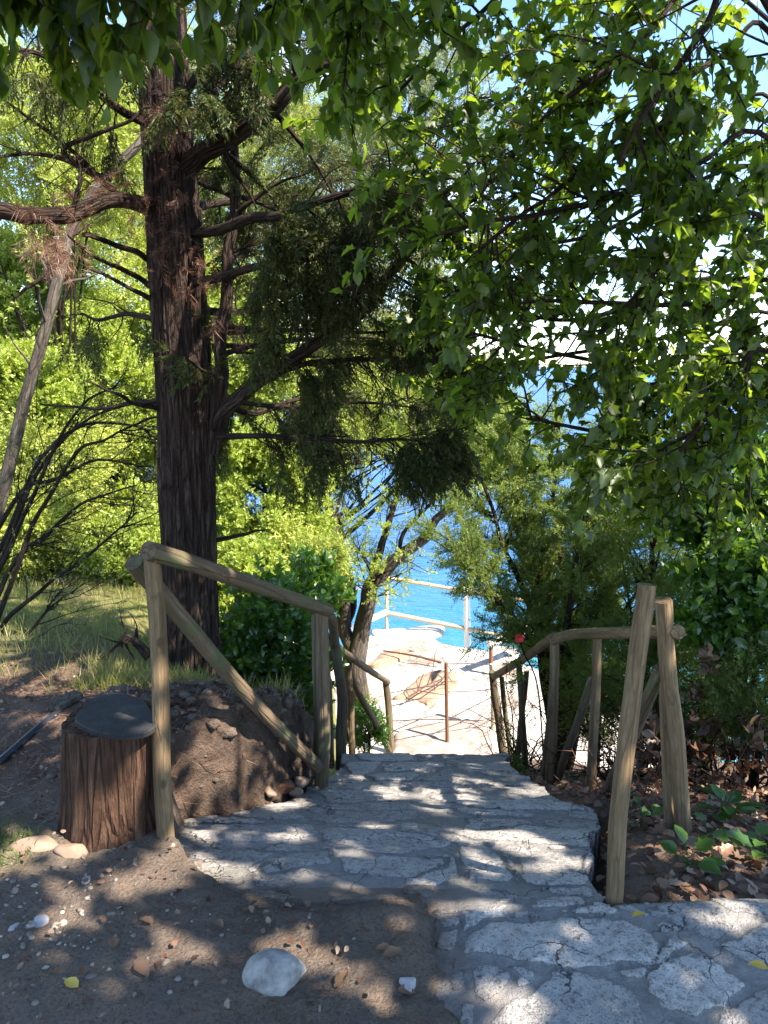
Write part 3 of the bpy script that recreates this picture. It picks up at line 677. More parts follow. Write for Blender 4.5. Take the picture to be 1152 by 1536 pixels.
# ---------------- rocks
def rock(name, C, size, mat, seed, flat=1.0, rough=.25, sub=3, rot=0.0):
    import bmesh
    bm = bmesh.new(); bmesh.ops.create_icosphere(bm, subdivisions=sub, radius=1)
    V = np.array([v.co[:] for v in bm.verts]); F = np.array([[v.index for v in f.verts] for f in bm.faces]); bm.free()
    r = np.random.RandomState(seed)
    for _ in range(9):                                  # chip flat faces
        n = unit(r.normal(size=3)); d = r.uniform(.55, .9); h = V @ n; V = V - np.clip(h-d, 0, 9)[:, None]*n
    V = V*(1 + rough*.35*fbm(V[:, 0]*1.7+seed, V[:, 1]*1.7, V[:, 2]*1.7, seed)[:, None] + rough*.12*fbm(V[:, 0]*7, V[:, 1]*7, V[:, 2]*7, seed)[:, None])
    V = V*np.asarray(size)
    c, s = math.cos(rot), math.sin(rot); V = V @ np.array([[c, s, 0], [-s, c, 0], [0, 0, 1]])
    return mesh(name, V + np.asarray(C), [F], mat, smooth=True)
p = G(412, 1490); tag(rock('stone', p + [0, .03, .015], (.092,.06,.075), M['white_rock'], 8, rot=-.2, sub=4), 'large white stone lying in the bare soil beside the paving', 'stone')
p = G(462, 1475); tag(rock('stone', p + [.0, .02, .0], (.03,.035,.025), M['tan_rock'], 4), 'small brown stone touching the large white stone', 'stone')
for i, (a, b, s, lab) in enumerate([(60,1388,.028,'grey stone heading the patch of rubble at the far left of the soil'),(35,1396,.022,'small pale stone behind the grey rubble stone at the left edge'),(20,1400,.026,'dark stone half buried at the left edge of the soil'),
        (140,1410,.018,'rounded stone alone in the soil, right of the rubble patch'),(130,1322,.016,'white chip of stone just in front of the log stool'),(612,1478,.024,'grey stone resting on a brown leaf in the soil')]):
    tag(rock('stone', G(a, b) + [0, 0, s*.25], (s*1.25, s, s*.7), M['white_rock'] if i in (4, 1) else M['grey_block'], 70+i, rot=i), lab, 'stone', 'loose stones on the bare soil')
p = W(30, 1240, 2.4)
for i, (a, b, w_) in enumerate([(60,1268,.10),(105,1278,.06)]):
    tag(rock('stone', G(a, b) + [0, 0, .0], (w_, .04, .03), M['tan_rock'], 90+i, rot=.1-.3*i), ['long tan stone edging the mossy patch', 'short tan stone between the moss and the log stool'][i], 'stone')
# bank rubble
for i, (a, b, Y, s) in enumerate([(425,1180,3.35,.045),(450,1172,3.42,.04),(405,1186,3.25,.035),(445,1188,3.35,.03)]):
    tag(rock('stone', W(a, b, Y), (s*1.4, s, s*.8), M['tan_rock'] if i else M['rust'], 100+i, rot=i), ['reddish stone fallen at the foot of the cut bank', 'tan stone against the foot of the second left post', 'flat stone at the left end of the bank rubble', 'small stone in front of the reddish bank stone'][i], 'stone', 'stones under the cut bank')
# ---------------- pipe and board
mb = MB(); tube(mb, spline([G(-70,1200,.03), G(0,1142,.04), G(60,1090,.06), G(112,1050,.09)], 6), .0165, 10)
tag(mb.build('pipe', M['pipe']), 'black plastic pipe lying on the soil at the left, behind the log stool', 'pipe')
mb = MB(); A, B = G(78,1066,.08), G(118,1044,.10)
d = unit(B-A); s_ = np.array([-d[1], d[0], 0])*.035; h = np.array([0,0,.022])
Vb = np.array([A-s_, A+s_, B+s_, B-s_, A-s_+h, A+s_+h, B+s_+h, B-s_+h]); mb.add(Vb, [np.array([[0,3,2,1],[4,5,6,7],[0,1,5,4],[1,2,6,5],[2,3,7,6],[3,0,4,7]])])
tag(mb.build('board', M['grey_bark'], smooth=False), 'weathered board end sticking out of the soil behind the log stool', 'board')
# ---------------- terrace furniture
def bar(parent, name, P, r, mat, sides=8): 
    mb = MB(); tube(mb, np.array([W(*p) if len(p) == 3 and not isinstance(p, np.ndarray) else p for p in P]), r, sides); return mb.build(name, mat, parent)
t = thing('metal_railing', 'two-bar metal railing along the seaward edge of the white terrace', 'railing', W(580, 948, 12.9))
bar(t, 'post', [(580,950,12.9),(580,866,12.9)], .03, M['tan_metal'])
bar(t, 'post', [(701,970,12.5),(700,884,12.5)], .055, M['white_metal'])
bar(t, 'post', [(800,985,11.8),(800,902,11.8)], .04, M['white_metal'])
bar(t, 'rail', [(578,866,12.9),(700,887,12.5),(830,908,11.7)], .035, M['tan_metal'])
bar(t, 'rail', [(580,919,12.9),(700,943,12.5),(800,962,11.8)], .04, M['tan_metal'])
bar(t, 'rail', [(580,866,12.9),(540,881,11.9),(470,908,10.6)], .038, M['white_metal'])
bar(t, 'rail', [(580,918,12.9),(540,936,11.9),(470,966,10.6)], .055, M['white_metal'])
bar(t, 'post', [(470,1030,10.6),(470,905,10.6)], .035, M['white_metal'])
t = thing('stair_rail', 'white handrail on a rusty post at the right end of the terrace', 'railing', W(736, 1008, 11.0))
bar(t, 'post', [(737,1010,11.0),(736,964,11.0)], .03, M['rust'])
bar(t, 'rail', [(733,967,10.95),(775,950,11.2),(806,938,11.4)], .06, M['white_metal'])
t = thing('wire_fence', 'thin rusty stake and pale post strung with wires across the terrace foot', 'fence', W(670, 1117, 8.8))
bar(t, 'stake', [(671,1122,8.8),(669,994,8.8)], .022, M['rust'])
bar(t, 'post', [(741,1118,9.2),(739,996,9.2)], .035, M['tan_metal'])
for P in ([(670,996,8.8),(705,995,9.0),(739,998,9.2)], [(670,1038,8.8),(705,1037,9.0),(739,1034,9.2)], [(584,1082,8.62),(630,1079,8.7),(725,1081,9.1)], [(584,1060,8.62),(630,1048,8.7),(670,1020,8.8)], [(586,1098,8.62),(628,1080,8.7)], [(670,1080,8.8),(739,1045,9.2)], [(583,1040,8.62),(625,1032,8.7),(670,1026,8.8)]):
    bar(t, 'wire', P, .007, M['wire'], 5)
def flat_rock(pxs, z, h, mat, label, seed):
    p = spline(np.array([G(a, b, z) for a, b in pxs + pxs[:1]]), 4)[:-1]; n = len(p); c = p.mean(0)
    p[:, :2] += .05*np.stack([vnoise(np.arange(n)*.9, seed, 0, 1), vnoise(np.arange(n)*.9, seed, 9, 1)], 1)
    V = np.vstack([p - [0,0,.1], p + [0,0,h*.6], c + (p-c)*.9 + [0,0,h], c + (p-c)*.45 + [0,0,h*1.2], (c + [0,0,h*1.25])[None]])
    V[:, 2] += h*.5*fbm(V[:, 0]*4, V[:, 1]*4, 0, seed)
    j = np.arange(n); k = (j+1) % n
    F4 = np.vstack([np.stack([j+a*n, k+a*n, k+(a+1)*n, j+(a+1)*n], 1) for a in range(3)])
    return tag(mesh('rock', V, [F4, np.stack([j+3*n, k+3*n, np.full(n, 4*n)], 1)], mat), label, 'rock')
flat_rock([(592,1050),(612,1034),(640,1012),(668,1006),(690,1018),(668,1040),(645,1058),(628,1052)], TZ, .035, M['tan_rock'], 'tan slab of rock in the middle of the white terrace', 1)
flat_rock([(548,998),(572,982),(600,975),(622,980),(600,990),(570,1002)], TZ, .035, M['tan_rock'], 'long tan rock at the back left of the white terrace', 2)
for i, (a, b, Y, s, lab) in enumerate([(590,950,12.8,(.42,.3,.08),'pale boulder at the foot of the railing corner post'),(632,951,12.7,(.55,.3,.09),'largest pale boulder on the terrace edge between two railing posts'),(752,985,11.7,(.5,.3,.09),'pale boulder at the right end of the terrace edge')]):
    tag(rock('boulder', W(a, b, Y), s, M['pale_rock'], 120+i, rot=i*.6), lab, 'boulder', 'boulders on the terrace edge')
A = W(556, 1075, 8.9)
tag(rock('stone_block', A, (.16,.14,.20), M['grey_block'], 131, rough=.1), 'grey stone block beside the small round bush', 'block')
t = thing('sign', 'orange sign board hanging from a small wooden arch behind the left handrail', 'sign', W(545, 1072, 8.9))
mb = MB(); a1, a2, h = W(535,1056,8.9), W(549,1056,8.9), np.array([0,.012,0])
pz = np.array([W(531,1057,8.9), W(549,1057,8.9), W(541,1038,8.9), W(533,1036,8.9)]); mb.add(np.vstack([pz-h, pz+h]), [np.array([[0,1,2,3],[7,6,5,4],[0,4,5,1],[1,5,6,2],[2,6,7,3],[3,7,4,0]])]); mb.build('board', M['orange'], t, False)
mb = MB(); tube(mb, spline([W(552,1080,8.9), W(553,1050,8.9), W(549,1026,8.9), W(543,1023,8.9), W(536,1032,8.9), W(532,1042,8.9)], 5), .022, 8); mb.build('arch', M['pole'], t)
# fallen branch on the terrace
rng = np.random.RandomState(5)
mb = MB(); P = spline([G(610,1062,TZ)+[0,0,.14], G(640,1048,TZ)+[0,0,.2], G(668,1030,TZ)+[0,0,.16], G(695,1012,TZ)+[0,0,.3]], 5); tube(mb, P, (.014,.006), 6)
for Q, r in grow(P, rng, 9, (.5, 1.1), 1.0, (0, 0, .15), .008): tube(mb, Q, r, 5, cap=False)
tag(mb.build('branch', M['dead_twig']), 'dry bare branch lying across the tan slab on the terrace', 'branch')
mb = MB(); P = spline([G(575,985,TZ)+[0,0,.1], G(620,996,TZ)+[0,0,.14], G(662,1003,TZ)+[0,0,.1]], 5); tube(mb, P, (.012,.02), 6)
tag(mb.build('stick', M['dead_twig']), 'thin stick lying from the long tan rock towards the stake', 'stick')
# red flower
C = W(779, 957, 5.0); t = thing('flower', 'single red flower in front of the sea at the edge of the big shrub', 'flower', C)
n = 14; th = np.linspace(0, 2*math.pi, n, endpoint=False); D = np.stack([np.cos(th), -.4+.2*np.sin(th*3), np.sin(th)], 1)
V, F = scatter(np.repeat(C[None], n, 0), D, .036, TM['ovate'], rng, np.repeat([[0, -1., .2]], n, 0)); mesh('petal_head', V, [F], M['red'], t)
mb = MB(); tube(mb, spline([C+[0,.01,0], C+[.04,.05,-.12], C+[.16,.1,-.4], [C[0]+.24, C[1]+.12, ground_z(C[0]+.24, C[1]+.12)]], 5), .006, 5); mb.build('stem', M['branch'], t)
# ---------------- fallen leaves
def fallen(px, py, size, mat, label, seed, z=0.0, group=None, curl=.25):
    r = np.random.RandomState(seed); c = G(px, py, z); c[2] = z + .012
    if px < 640: c[2] = float(ground_z(c[0], c[1])) + .008
    tv, tf = TM['ovate']; tv = tv.copy(); tv[:, 2] += curl*(tv[:, 0]**2*4 + (tv[:, 1]-.5)**2)*.5
    a = r.uniform(0, 6.28); D = np.array([[math.cos(a), math.sin(a), 0.05]])
    V, F = scatter([c - D[0]*size/2], D, size, (tv, tf), r, np.array([[-math.sin(a)*0+r.normal(0,.15), r.normal(0,.15), 1.0]]))
    n_ = np.array([[0,0,1.0]]); return tag(mesh('fallen_leaf', V, [F], mat), label, 'leaf', group)
fallen(108, 1487, .055, M['yellow_leaf'], 'bright yellow leaf on the bare soil at the lower left', 1)
fallen(1137, 1455, .05, M['yellow_leaf'], 'yellow leaf on the flagstones near the right edge', 2, .02)
fallen(957, 1378, .045, M['yellow_leaf'], 'small yellow leaf on the mortar in front of the leaning post', 3, .01)
for i, (a, b, s, lab) in enumerate([(596,1420,.05,'brown leaf standing out above the curled leaf pair'),(590,1445,.06,'curled reddish brown leaf on the soil left of the paving'),(515,1484,.065,'long reddish leaf right of the large white stone'),(575,1440,.045,'small brown leaf left of the curled reddish leaf'),(610,1487,.05,'brown leaf under a grey stone'),(215,1470,.07,'wide rusty leaf on the soil left of centre'),(170,1430,.05,'dark leaf between the small stones and the log stool'),(220,1395,.05,'tan leaf in the soil below the log stool'),(580,1405,.04,'tiny brown leaf at the near end of the soil patch'),(330,1398,.04,'tan leaf near the sunlit patch of soil')]):
    fallen(a, b, s, M['brown_leaf'], lab, 20+i, 0, 'fallen brown leaves on the bare soil', .7)
for i, (a, b, s, lab) in enumerate([(757,1360,.04,'brown leaf at the near end of the rough granite slab'),(885,1196,.05,'brown leaf at the foot of the slender right post')]):
    fallen(a, b, s, M['brown_leaf'], lab, 50+i, -.12 if i == 0 else -.45, None, .6)
# pebbles, litter, grass: nobody could count these
r = np.random.RandomState(17); n = 650
pv = np.array([(1,0,0),(-1,0,0),(0,1,0),(0,-1,0),(0,0,1),(0,0,-1)], float); pfc = np.array([[0,2,4],[2,1,4],[1,3,4],[3,0,4],[2,0,5],[1,2,5],[3,1,5],[0,3,5]])
import bmesh as _bm
bm = _bm.new(); _bm.ops.create_icosphere(bm, subdivisions=2, radius=1); iv = np.array([v.co[:] for v in bm.verts]); iF = np.array([[v.index for v in f.verts] for f in bm.faces]); bm.free()
pts = np.stack([r.uniform(-2.2, .15, n), 1.2 + r.uniform(0, 1, n)**1.3*2.2], 1)
pts[:260, 0] = -1.15 + r.normal(0, .25, 260); pts[:260, 1] = 1.95 + r.normal(0, .14, 260)
ok = ~((np.hypot(pts[:, 0]-LC[0], pts[:, 1]-LC[1]) < .2) | path_inside(pts[:, 0], pts[:, 1])); pts = pts[ok]
Vs, Fs, k = [], [], 0
for x, y in pts:
    s = min(.013, .002 + r.exponential(.0022)); V = iv*np.array([s*r.uniform(.9,1.7), s, s*r.uniform(.5,.8)])*(1+r.normal(0,.10,(len(iv),1))); a = r.uniform(0,6.28)
    V = V @ np.array([[math.cos(a), math.sin(a), 0], [-math.sin(a), math.cos(a), 0], [0,0,1]]) + [x, y, float(ground_z(x, y)) + s*.2]
    Vs.append(V); Fs.append(iF + k); k += len(iv)
o = mesh('pebbles', np.vstack(Vs), [np.vstack(Fs)], M['pebble'], kind='stuff'); tag(o, 'small pale pebbles and chips scattered over the bare soil', 'pebbles')
Vs, Fs, k = [], [], 0; r = np.random.RandomState(19)
for x, y in np.stack([r.uniform(-1.35, -.42, 420), r.uniform(2.75, 3.7, 420)], 1):
    if x > float(XL(y)) - .03 or np.hypot(x-LC[0], y-LC[1]) < .2: continue
    s = .006 + r.exponential(.008); s = min(s, .04); V = iv*np.array([s*r.uniform(.9,1.6), s, s*r.uniform(.6,1)])*(1+r.normal(0,.16,(len(iv),1)))
    Vs.append(V + [x, y, float(ground_z(x, y)) + s*.15]); Fs.append(iF + k); k += len(iv)
tag(mesh('soil_clods', np.vstack(Vs), [np.vstack(Fs)], M['soil'], kind='stuff'), 'crumbling clods of earth on the cut bank', 'soil')
def litter(n, xs, ys, size, seed, mat, name, label, cond=None):
    r = np.random.RandomState(seed); P = np.stack([r.uniform(*xs, n), r.uniform(*ys, n)], 1)
    q = ~path_inside(P[:, 0], P[:, 1]) & (np.hypot(P[:, 0]-LC[0], P[:, 1]-LC[1]) > .19)
    if cond is not None: q &= cond(P[:, 0], P[:, 1])
    P = P[q]; z = ground_z(P[:, 0], P[:, 1]) + r.uniform(.004, .03, len(P)); D = r.normal(size=(len(P), 3))*[1,1,.25]
    V, F = scatter(np.column_stack([P, z]), D, r.uniform(.5, 1.2, len(P))*size, [TM['ovate'], TM['lobed']], r, r.normal(0, .45, (len(P), 3)) + [0,0,1])
    o = mesh(name, V, [F], mat, kind='stuff'); return tag(o, label, 'litter')
litter(5200, (.62, 3.2), (2.05, 5.2), .05, 5, M['litter'], 'leaf_litter', 'brown leaf litter covering the bed under the right handrail', lambda x, y: x > XR(y)+.02)
litter(2200, (-2.4, .1), (1.3, 4.2), .022, 6, M['litter'], 'leaf_litter', 'small dry leaf bits strewn over the soil at the left')
r = np.random.RandomState(18); n = 9000; P = np.stack([r.uniform(-3.2, -.3, n), r.uniform(2.5, 4.5, n)], 1); P = P[(P[:, 0] < XL(P[:, 1])-.05) & (fbm(P[:, 0]*1.6, P[:, 1]*1.6, 0, 28) > -.15)]
V, F = scatter(np.column_stack([P, ground_z(P[:, 0], P[:, 1]) + .006]), r.normal(size=(len(P), 3))*[1,1,.12], r.uniform(.03,.09,len(P)), (np.array([(-.02,0,0),(.02,0,0),(.015,1,.06),(-.015,1,.06)]), np.array([[0,1,2],[0,2,3]])), r, np.repeat([[0,0,1.]], len(P), 0))
tag(mesh('needle_litter', V, [F], M['litter'], kind='stuff'), 'dry fallen conifer needles on the bank behind the log stool', 'litter')
def grass(n, xs, ys, h, seed, mat, label, cond, name='grass', w=.018):
    r = np.random.RandomState(seed); P = np.stack([r.uniform(*xs, n), r.uniform(*ys, n)], 1)
    P = P[cond(P[:, 0], P[:, 1]) & (fbm(P[:, 0]*2.3, P[:, 1]*2.3, 0, seed) > -.18)]; C = np.column_stack([P, ground_z(P[:, 0], P[:, 1]) - .005]); m = len(C)
    D = r.normal(0, .38, (m, 3)) + [0,0,1]
    bl = (np.array([(-w,0,0),(w,0,0),(w*.7,.55,.06),(-w*.7,.55,.06),(0,1,.28)]), np.array([[0,1,2],[0,2,3],[3,2,4]]))
    V, F = scatter(C, D, h*r.uniform(.5, 1.4, m), bl, r); return tag(mesh(name, V, [F], mat, kind='stuff'), label, 'grass')
grass(30000, (-5.5, -.5), (3.85, 8.5), .095, 7, M['grass'], 'sunlit dry and green grass along the rim of the bank', lambda x, y: (y > 3.95 + .3*fbm(x*2, y*0, 0, 77) + .22*np.clip(x+1.2, -9, 0)*0) & (x < XL(y)-.18))
grass(6000, (-1.75, -.45), (3.55, 4.35), .10, 8, M['grass'], 'short wispy grass round the foot of the big trunk', lambda x, y: (x < XL(y)-.16) & (y > 3.75 - .5*(x > -.9)*(x+.9)))
grass(1500, (-1.75, -1.15), (2.12, 2.5), .035, 9, M['moss'], 'low green moss and grass at the left edge', lambda x, y: np.hypot((x+1.45)/.28, (y-2.33)/.16) < 1, w=.05)
# ================================================================== SUN GAPS (round patches of sun on the ground, in the log and on the bank)
for a in [(265,1425,30,0,2,55),(441,1333,26,-.14,1,0),(330,1328,30,-.1,2,40),(522,1352,16,-.12,1,0),(225,1312,26,0,2,30),(120,1338,24,0,3,42),(95,1368,18,0),(588,1219,20,-.14,2,26),
          (652,1223,14,-.3),(730,1240,22,-.14,2,56),(800,1312,24,-.14),(772,1258,18,-.14,2,40),(655,1172,26,-.3,3,45),(430,1196,26,-.3,2,40),(455,1246,24,-.14),(805,1279,18,-.14),(860,1317,14,-.14),
          (60,1270,20,0,3,36),(0,1303,25,0),(275,1272,28,-.02,1),(258,1245,16,0),(735,1478,26,0),(1085,1362,14,0,2,30),(1095,1385,10,0),(790,1532,18,0,2,40),(470,1442,14,0,2,46),(640,1332,10,-.14),
          (725,1362,12,0,2,34),(800,1180,20,-.4,2,30),(845,1405,8,0),(200,1470,14,0),(560,1500,16,0,2,60),(930,1408,7,0),(1060,1330,14,0,2,34),(960,1520,10,0),(520,1290,10,-.14),(350,1240,12,-.14),(700,1290,9,-.14),
          (420,1420,10,0),(330,1470,12,0),(60,1440,10,0),(150,1500,9,0),(610,1390,8,0),
          (330,1082,20,.1,2,30),(285,1066,12,.1),(305,1142,12,.0),(200,1003,20,.08,4,44),(60,1010,16,.05,4,44),(140,1035,14,.08,3,36),(35,1075,14,.05,2,30),(110,1090,14,.03,3,30),(60,1125,14,.03,2,40),(20,980,20,.05,3,50),
          (1050,1300,9,-.2,3,40),(970,1290,10,-.15,2,44),(940,1240,9,-.3,2,40)]: lit(*a)
for a in [(20,935),(80,945),(140,930),(190,950),(60,905),(120,895),(30,965),(100,965),(170,975),(50,925),(150,905),(210,930)]: p = G(*a, -.35); LIT.append((p, .10))
for px, py, Y, rx in [(205,1130,2.37,13),(192,1152,2.36,13),(222,1112,2.4,12),(200,1190,2.36,13),(186,1205,2.35,12),(176,1222,2.35,9),(212,1175,2.37,9),(236,1020,2.42,9),(246,1100,2.43,8),(420,890,3.15,5),(395,1068,3.18,4),(335,1012,3.0,5),
                      (290,590,4.25,26),(300,640,4.25,18),(265,500,4.3,14),(255,170,4.3,22),(240,180,4.3,16),(90,375,3.8,30),(1028,1190,2.66,7),(1020,975,2.66,8),(950,1090,2.15,6),(945,1150,2.12,6),(896,1150,3.6,6),(860,950,3.9,10),(640,820,3.5,10)]:
    p = W(px, py, Y); LIT.append((p, rx/FPX*(Y*CT+(CAMZ-p[2])*ST)))
# ================================================================== TREES
PEND = []
def sub(parent, name, branches, mat, sides=5):
    if PEND: mb, name, mat, parent = PEND.pop()
    else: mb = MB()
    for P, r in branches: tube(mb, P, r, sides, cap=False)
    return mb.build(name, mat, parent)
def limb(parent, P, r, mat, seed, sides=9, name='limb', n=6, bump=.12, hold=False):
    P = spline(np.array([W(*p) if not isinstance(p, np.ndarray) else p for p in P]), n)
    L = np.arange(len(P))*.35; P[1:-1] += (np.stack([vnoise(L, seed, 0, 4), vnoise(L, seed, 7, 4), vnoise(L, seed, 3, 4)], 1)*np.max(r)*.5)[1:-1]
    mb = MB(); tube(mb, P, r, sides, bump, 6, True, seed)
    if hold: PEND.append((mb, name, mat, parent))
    else: mb.build(name, mat, parent)
    return P
# ---------------- big conifer
rng = np.random.RandomState(21)
CB = W(288, 1018, 4.4)
con = thing('conifer_tree', 'large conifer with a shaggy reddish trunk and drooping dark foliage behind the left handrail', 'tree', CB)
TP = spline([CB + [0,0,-.45], W(287,1000,4.4), W(285,900,4.4), W(283,800,4.4), W(278,620,4.4), W(268,450,4.4), W(256,270,4.4), W(246,120,4.4), W(238,-80,4.4), W(230,-400,4.4), W(226,-900,4.4)], 12)
mb = MB(); tube(mb, TP, np.interp(np.linspace(0,1,len(TP)), [0,.07,.12,.2,.45,.75,1], [.24,.19,.172,.160,.152,.125,.07]), 120, .15, 34, True, 3, .08); ctr = mb.build('trunk', M['conifer_bark'], con)
LIMBS = [  # points, radii, side shoots, length, bias, foliage per metre
 ([(262,262,4.4),(300,234,4.25),(345,203,4.15),(410,158,4.1),(465,110,4.1),(505,60,4.1),(545,-40,4.1)], (.058,.03), 16, (.35,.8), (0,0,-.25), 15),
 ([(318,650,4.4),(372,583,4.2),(430,548,4.1),(490,512,4.0),(545,465,4.0),(592,395,4.0),(640,350,4.0),(700,300,4.0),(765,262,3.9)], (.045,.014), 18, (.25,.55), (0,0,-.15), 13),
 ([(318,680,4.38),(330,560,4.3),(338,450,4.28),(345,370,4.3),(352,240,4.4),(360,100,4.4)], (.042,.02), 16, (.35,.7), (.1,0,-.15), 13),
 ([(310,658,4.4),(400,654,4.2),(500,660,4.1),(600,660,4.1),(674,652,4.1)], (.018,.005), 60, (.14,.32), (.25,0,-.42), 30),
 ([(380,570,4.15),(470,546,4.1),(560,538,4.1),(640,541,4.1),(688,552,4.1)], (.018,.006), 60, (.14,.32), (.25,0,-.42), 30),
 ([(300,500,4.4),(420,495,4.2),(560,498,4.1),(655,485,4.1)], (.014,.004), 12, (.2,.4), (0,0,-.4), 14),
 ([(285,350,4.35),(380,330,4.0),(480,305,3.8),(590,270,3.8),(650,250,3.8)], (.03,.008), 26, (.3,.6), (0,0,-.35), 15),
 ([(282,425,4.35),(380,402,3.9),(480,382,3.7),(570,368,3.6)], (.026,.007), 18, (.3,.55), (0,0,-.4), 16),
 ([(280,560,4.4),(370,620,4.7),(450,600,5.0),(540,590,5.2)], (.026,.007), 10, (.3,.6), (0,0,-.5), 18),
 ([(275,460,4.4),(370,470,4.8),(460,450,5.1),(520,440,5.3)], (.026,.007), 12, (.3,.6), (0,0,-.4), 14),
 ([(270,320,4.5),(360,300,5.0),(450,290,5.4),(560,240,5.7)], (.028,.008), 24, (.35,.7), (0,0,-.3), 13),
 ([(262,210,4.5),(340,120,4.9),(420,60,5.2),(520,20,5.5)], (.028,.008), 20, (.35,.7), (0,0,-.3), 13),
 ([(258,180,4.4),(330,60,4.2),(400,-40,4.0)], (.024,.007), 14, (.35,.7), (0,0,-.4), 13),
 ([(250,200,4.4),(180,165,4.2),(120,120,4.0),(60,85,3.9),(-10,70,3.8)], (.026,.007), 18, (.2,.5), (0,0,-.4), 15),
 ([(330,600,4.35),(430,610,4.6),(540,604,4.7),(630,612,4.75)], (.016,.005), 34, (.14,.30), (.25,0,-.35), 10),
 ([(320,520,4.35),(420,515,4.7),(520,505,4.9),(610,515,4.9)], (.016,.005), 30, (.15,.34), (.25,0,-.3), 10),
 ([(266,500,4.4),(205,470,4.6),(150,480,4.8),(120,470,4.9)], (.02,.006), 18, (.2,.4), (0,0,-.5), 18),
]
fC, fD, fT = [], [], []
for i, (P, r, n, L, bias, pm) in enumerate(LIMBS):
    P = limb(ctr, P, r, M['conifer_bark'] if i < 3 else M['branch'], 200+i, hold=True)
    ch = grow(P, rng, n, L, 1.0, bias, max(.004, r[1]*.7), .18); g2 = []
    for Q, rr in ch: g2 += grow(Q, rng, 3, (.08, .22), 1.0, np.array(bias)*.8 + [0,0,-.2], .0025, .1, 1, 4)
    sub(con, 'branchlet', ch + g2, M['branch'], 4)
    C, D = along(ch + g2, rng, pm*(3.9 if i in (0,1,2,5,6,7,10,11,12) else 1.7), .05); fC.append(C); fT.append(np.full(len(C), -.12 if i in (3,4,14,15) else -.05)); fD.append(D + np.array([0,0,-.55]) + rng.normal(0, .3, D.shape))
C, D = np.vstack(fC), np.vstack(fD)
k = crown_gap(C, .0) & (fbm(C[:, 0]*2.6, C[:, 1]*2.6, C[:, 2]*2.6, 91) > np.concatenate(fT)); C, D = C[k], D[k]
V, F = scatter(C, D, rng.uniform(.08, .18, len(C)), TM['frond'], rng, rng.normal(0, .5, (len(C), 3)) + [0, 0, 1])
mesh('crown', V, [F], M['needle'], con, smooth=False)
P = limb(ctr, [(232,318,4.4),(170,300,4.1),(110,325,3.9),(50,328,3.8),(-20,318,3.7),(-140,330,3.6)], (.036,.040), M['conifer_bark'], 230, 14, bump=.25)
P2 = limb(ctr, [(228,392,4.4),(178,368,4.2),(125,352,4.0)], (.017,.012), M['conifer_bark'], 231)
for j, Q in enumerate([[(232,432,4.4),(185,405,4.2),(140,382,4.1),(100,352,4.0)], [(238,612,4.35),(205,607,4.2),(178,593,4.1),(130,572,3.95)], [(236,455,4.35),(190,430,4.2),(120,395,4.0)], [(240,600,4.35),(150,612,4.5),(60,606,4.6)],
                       [(215,300,4.3),(165,282,4.1),(120,235,4.0),(60,190,3.9),(-10,140,3.8)], [(175,285,4.1),(110,245,4.0),(40,232,3.9),(-20,234,3.8)], [(150,265,4.05),(95,225,4.0),(180,190,3.9),(225,160,3.9)], [(110,322,3.9),(120,270,3.9),(118,240,3.9)],
                       [(330,655,4.3),(420,655,4.3),(520,655,4.3)], [(100,380,4.0),(60,420,3.9),(18,448,3.8)], [(325,810,4.4),(370,800,4.3),(396,796,4.2)]]):
    Pj = limb(ctr, Q, (.017,.005), M['branch'], 240+j, 6, hold=4 <= j <= 7)
    if 4 <= j <= 7: sub(con, 'branchlet', grow(Pj, rng, 16, (.12,.4), 1.0, (0,0,.1), .003, .1), M['branch'], 4)
# dead, fibrous twigs and bleached needle clumps
def shag(name, spots, mat, n, size, dirn):
    C = np.vstack([W(a, b, Y) + rng.normal(0, s, (n, 3)) for a, b, Y, s in spots]); D = rng.normal(0, .7, C.shape) + np.asarray(dirn)
    V, F = scatter(C, D, rng.uniform(.6, 1.3, len(C))*size, TM['tuft'], rng); mesh(name, V, [F], mat, con, smooth=False)
M['dead_needle'] = leafmat('dead_needle', [(.15,.075,.05), (.27,.16,.115), (.36,.24,.19)], [(.3,.16,.1), (.35,.22,.16)], .3, .03)
M['fibre'] = leafmat('dry_fibre', [(.06,.028,.02), (.13,.06,.04), (.19,.095,.06)], [(.2,.09,.05), (.2,.1,.06)], .25, .03)
shag('bleached_tuft', [(252,168,4.22,.05),(262,190,4.22,.05),(245,185,4.22,.04)], M['dead_needle'], 16, .09, (-.3,-.2,-.5))
shag('bleached_tuft', [(70,365,3.75,.05),(100,375,3.8,.06),(55,385,3.75,.05),(350,90,4.1,.05)], M['dead_needle'], 15, .075, (0,-.2,-.8))
shag('dry_twig_tuft', [(215,300,4.2,.10),(190,315,4.15,.08),(255,340,4.15,.09),(170,300,4.1,.07),(60,310,3.75,.06),(110,310,3.85,.06),(250,400,4.2,.08),(300,420,4.2,.07),(270,280,4.2,.08),(335,420,4.15,.08),(345,500,4.15,.08)], M['fibre'], 10, .085, (0,-.2,-.5))
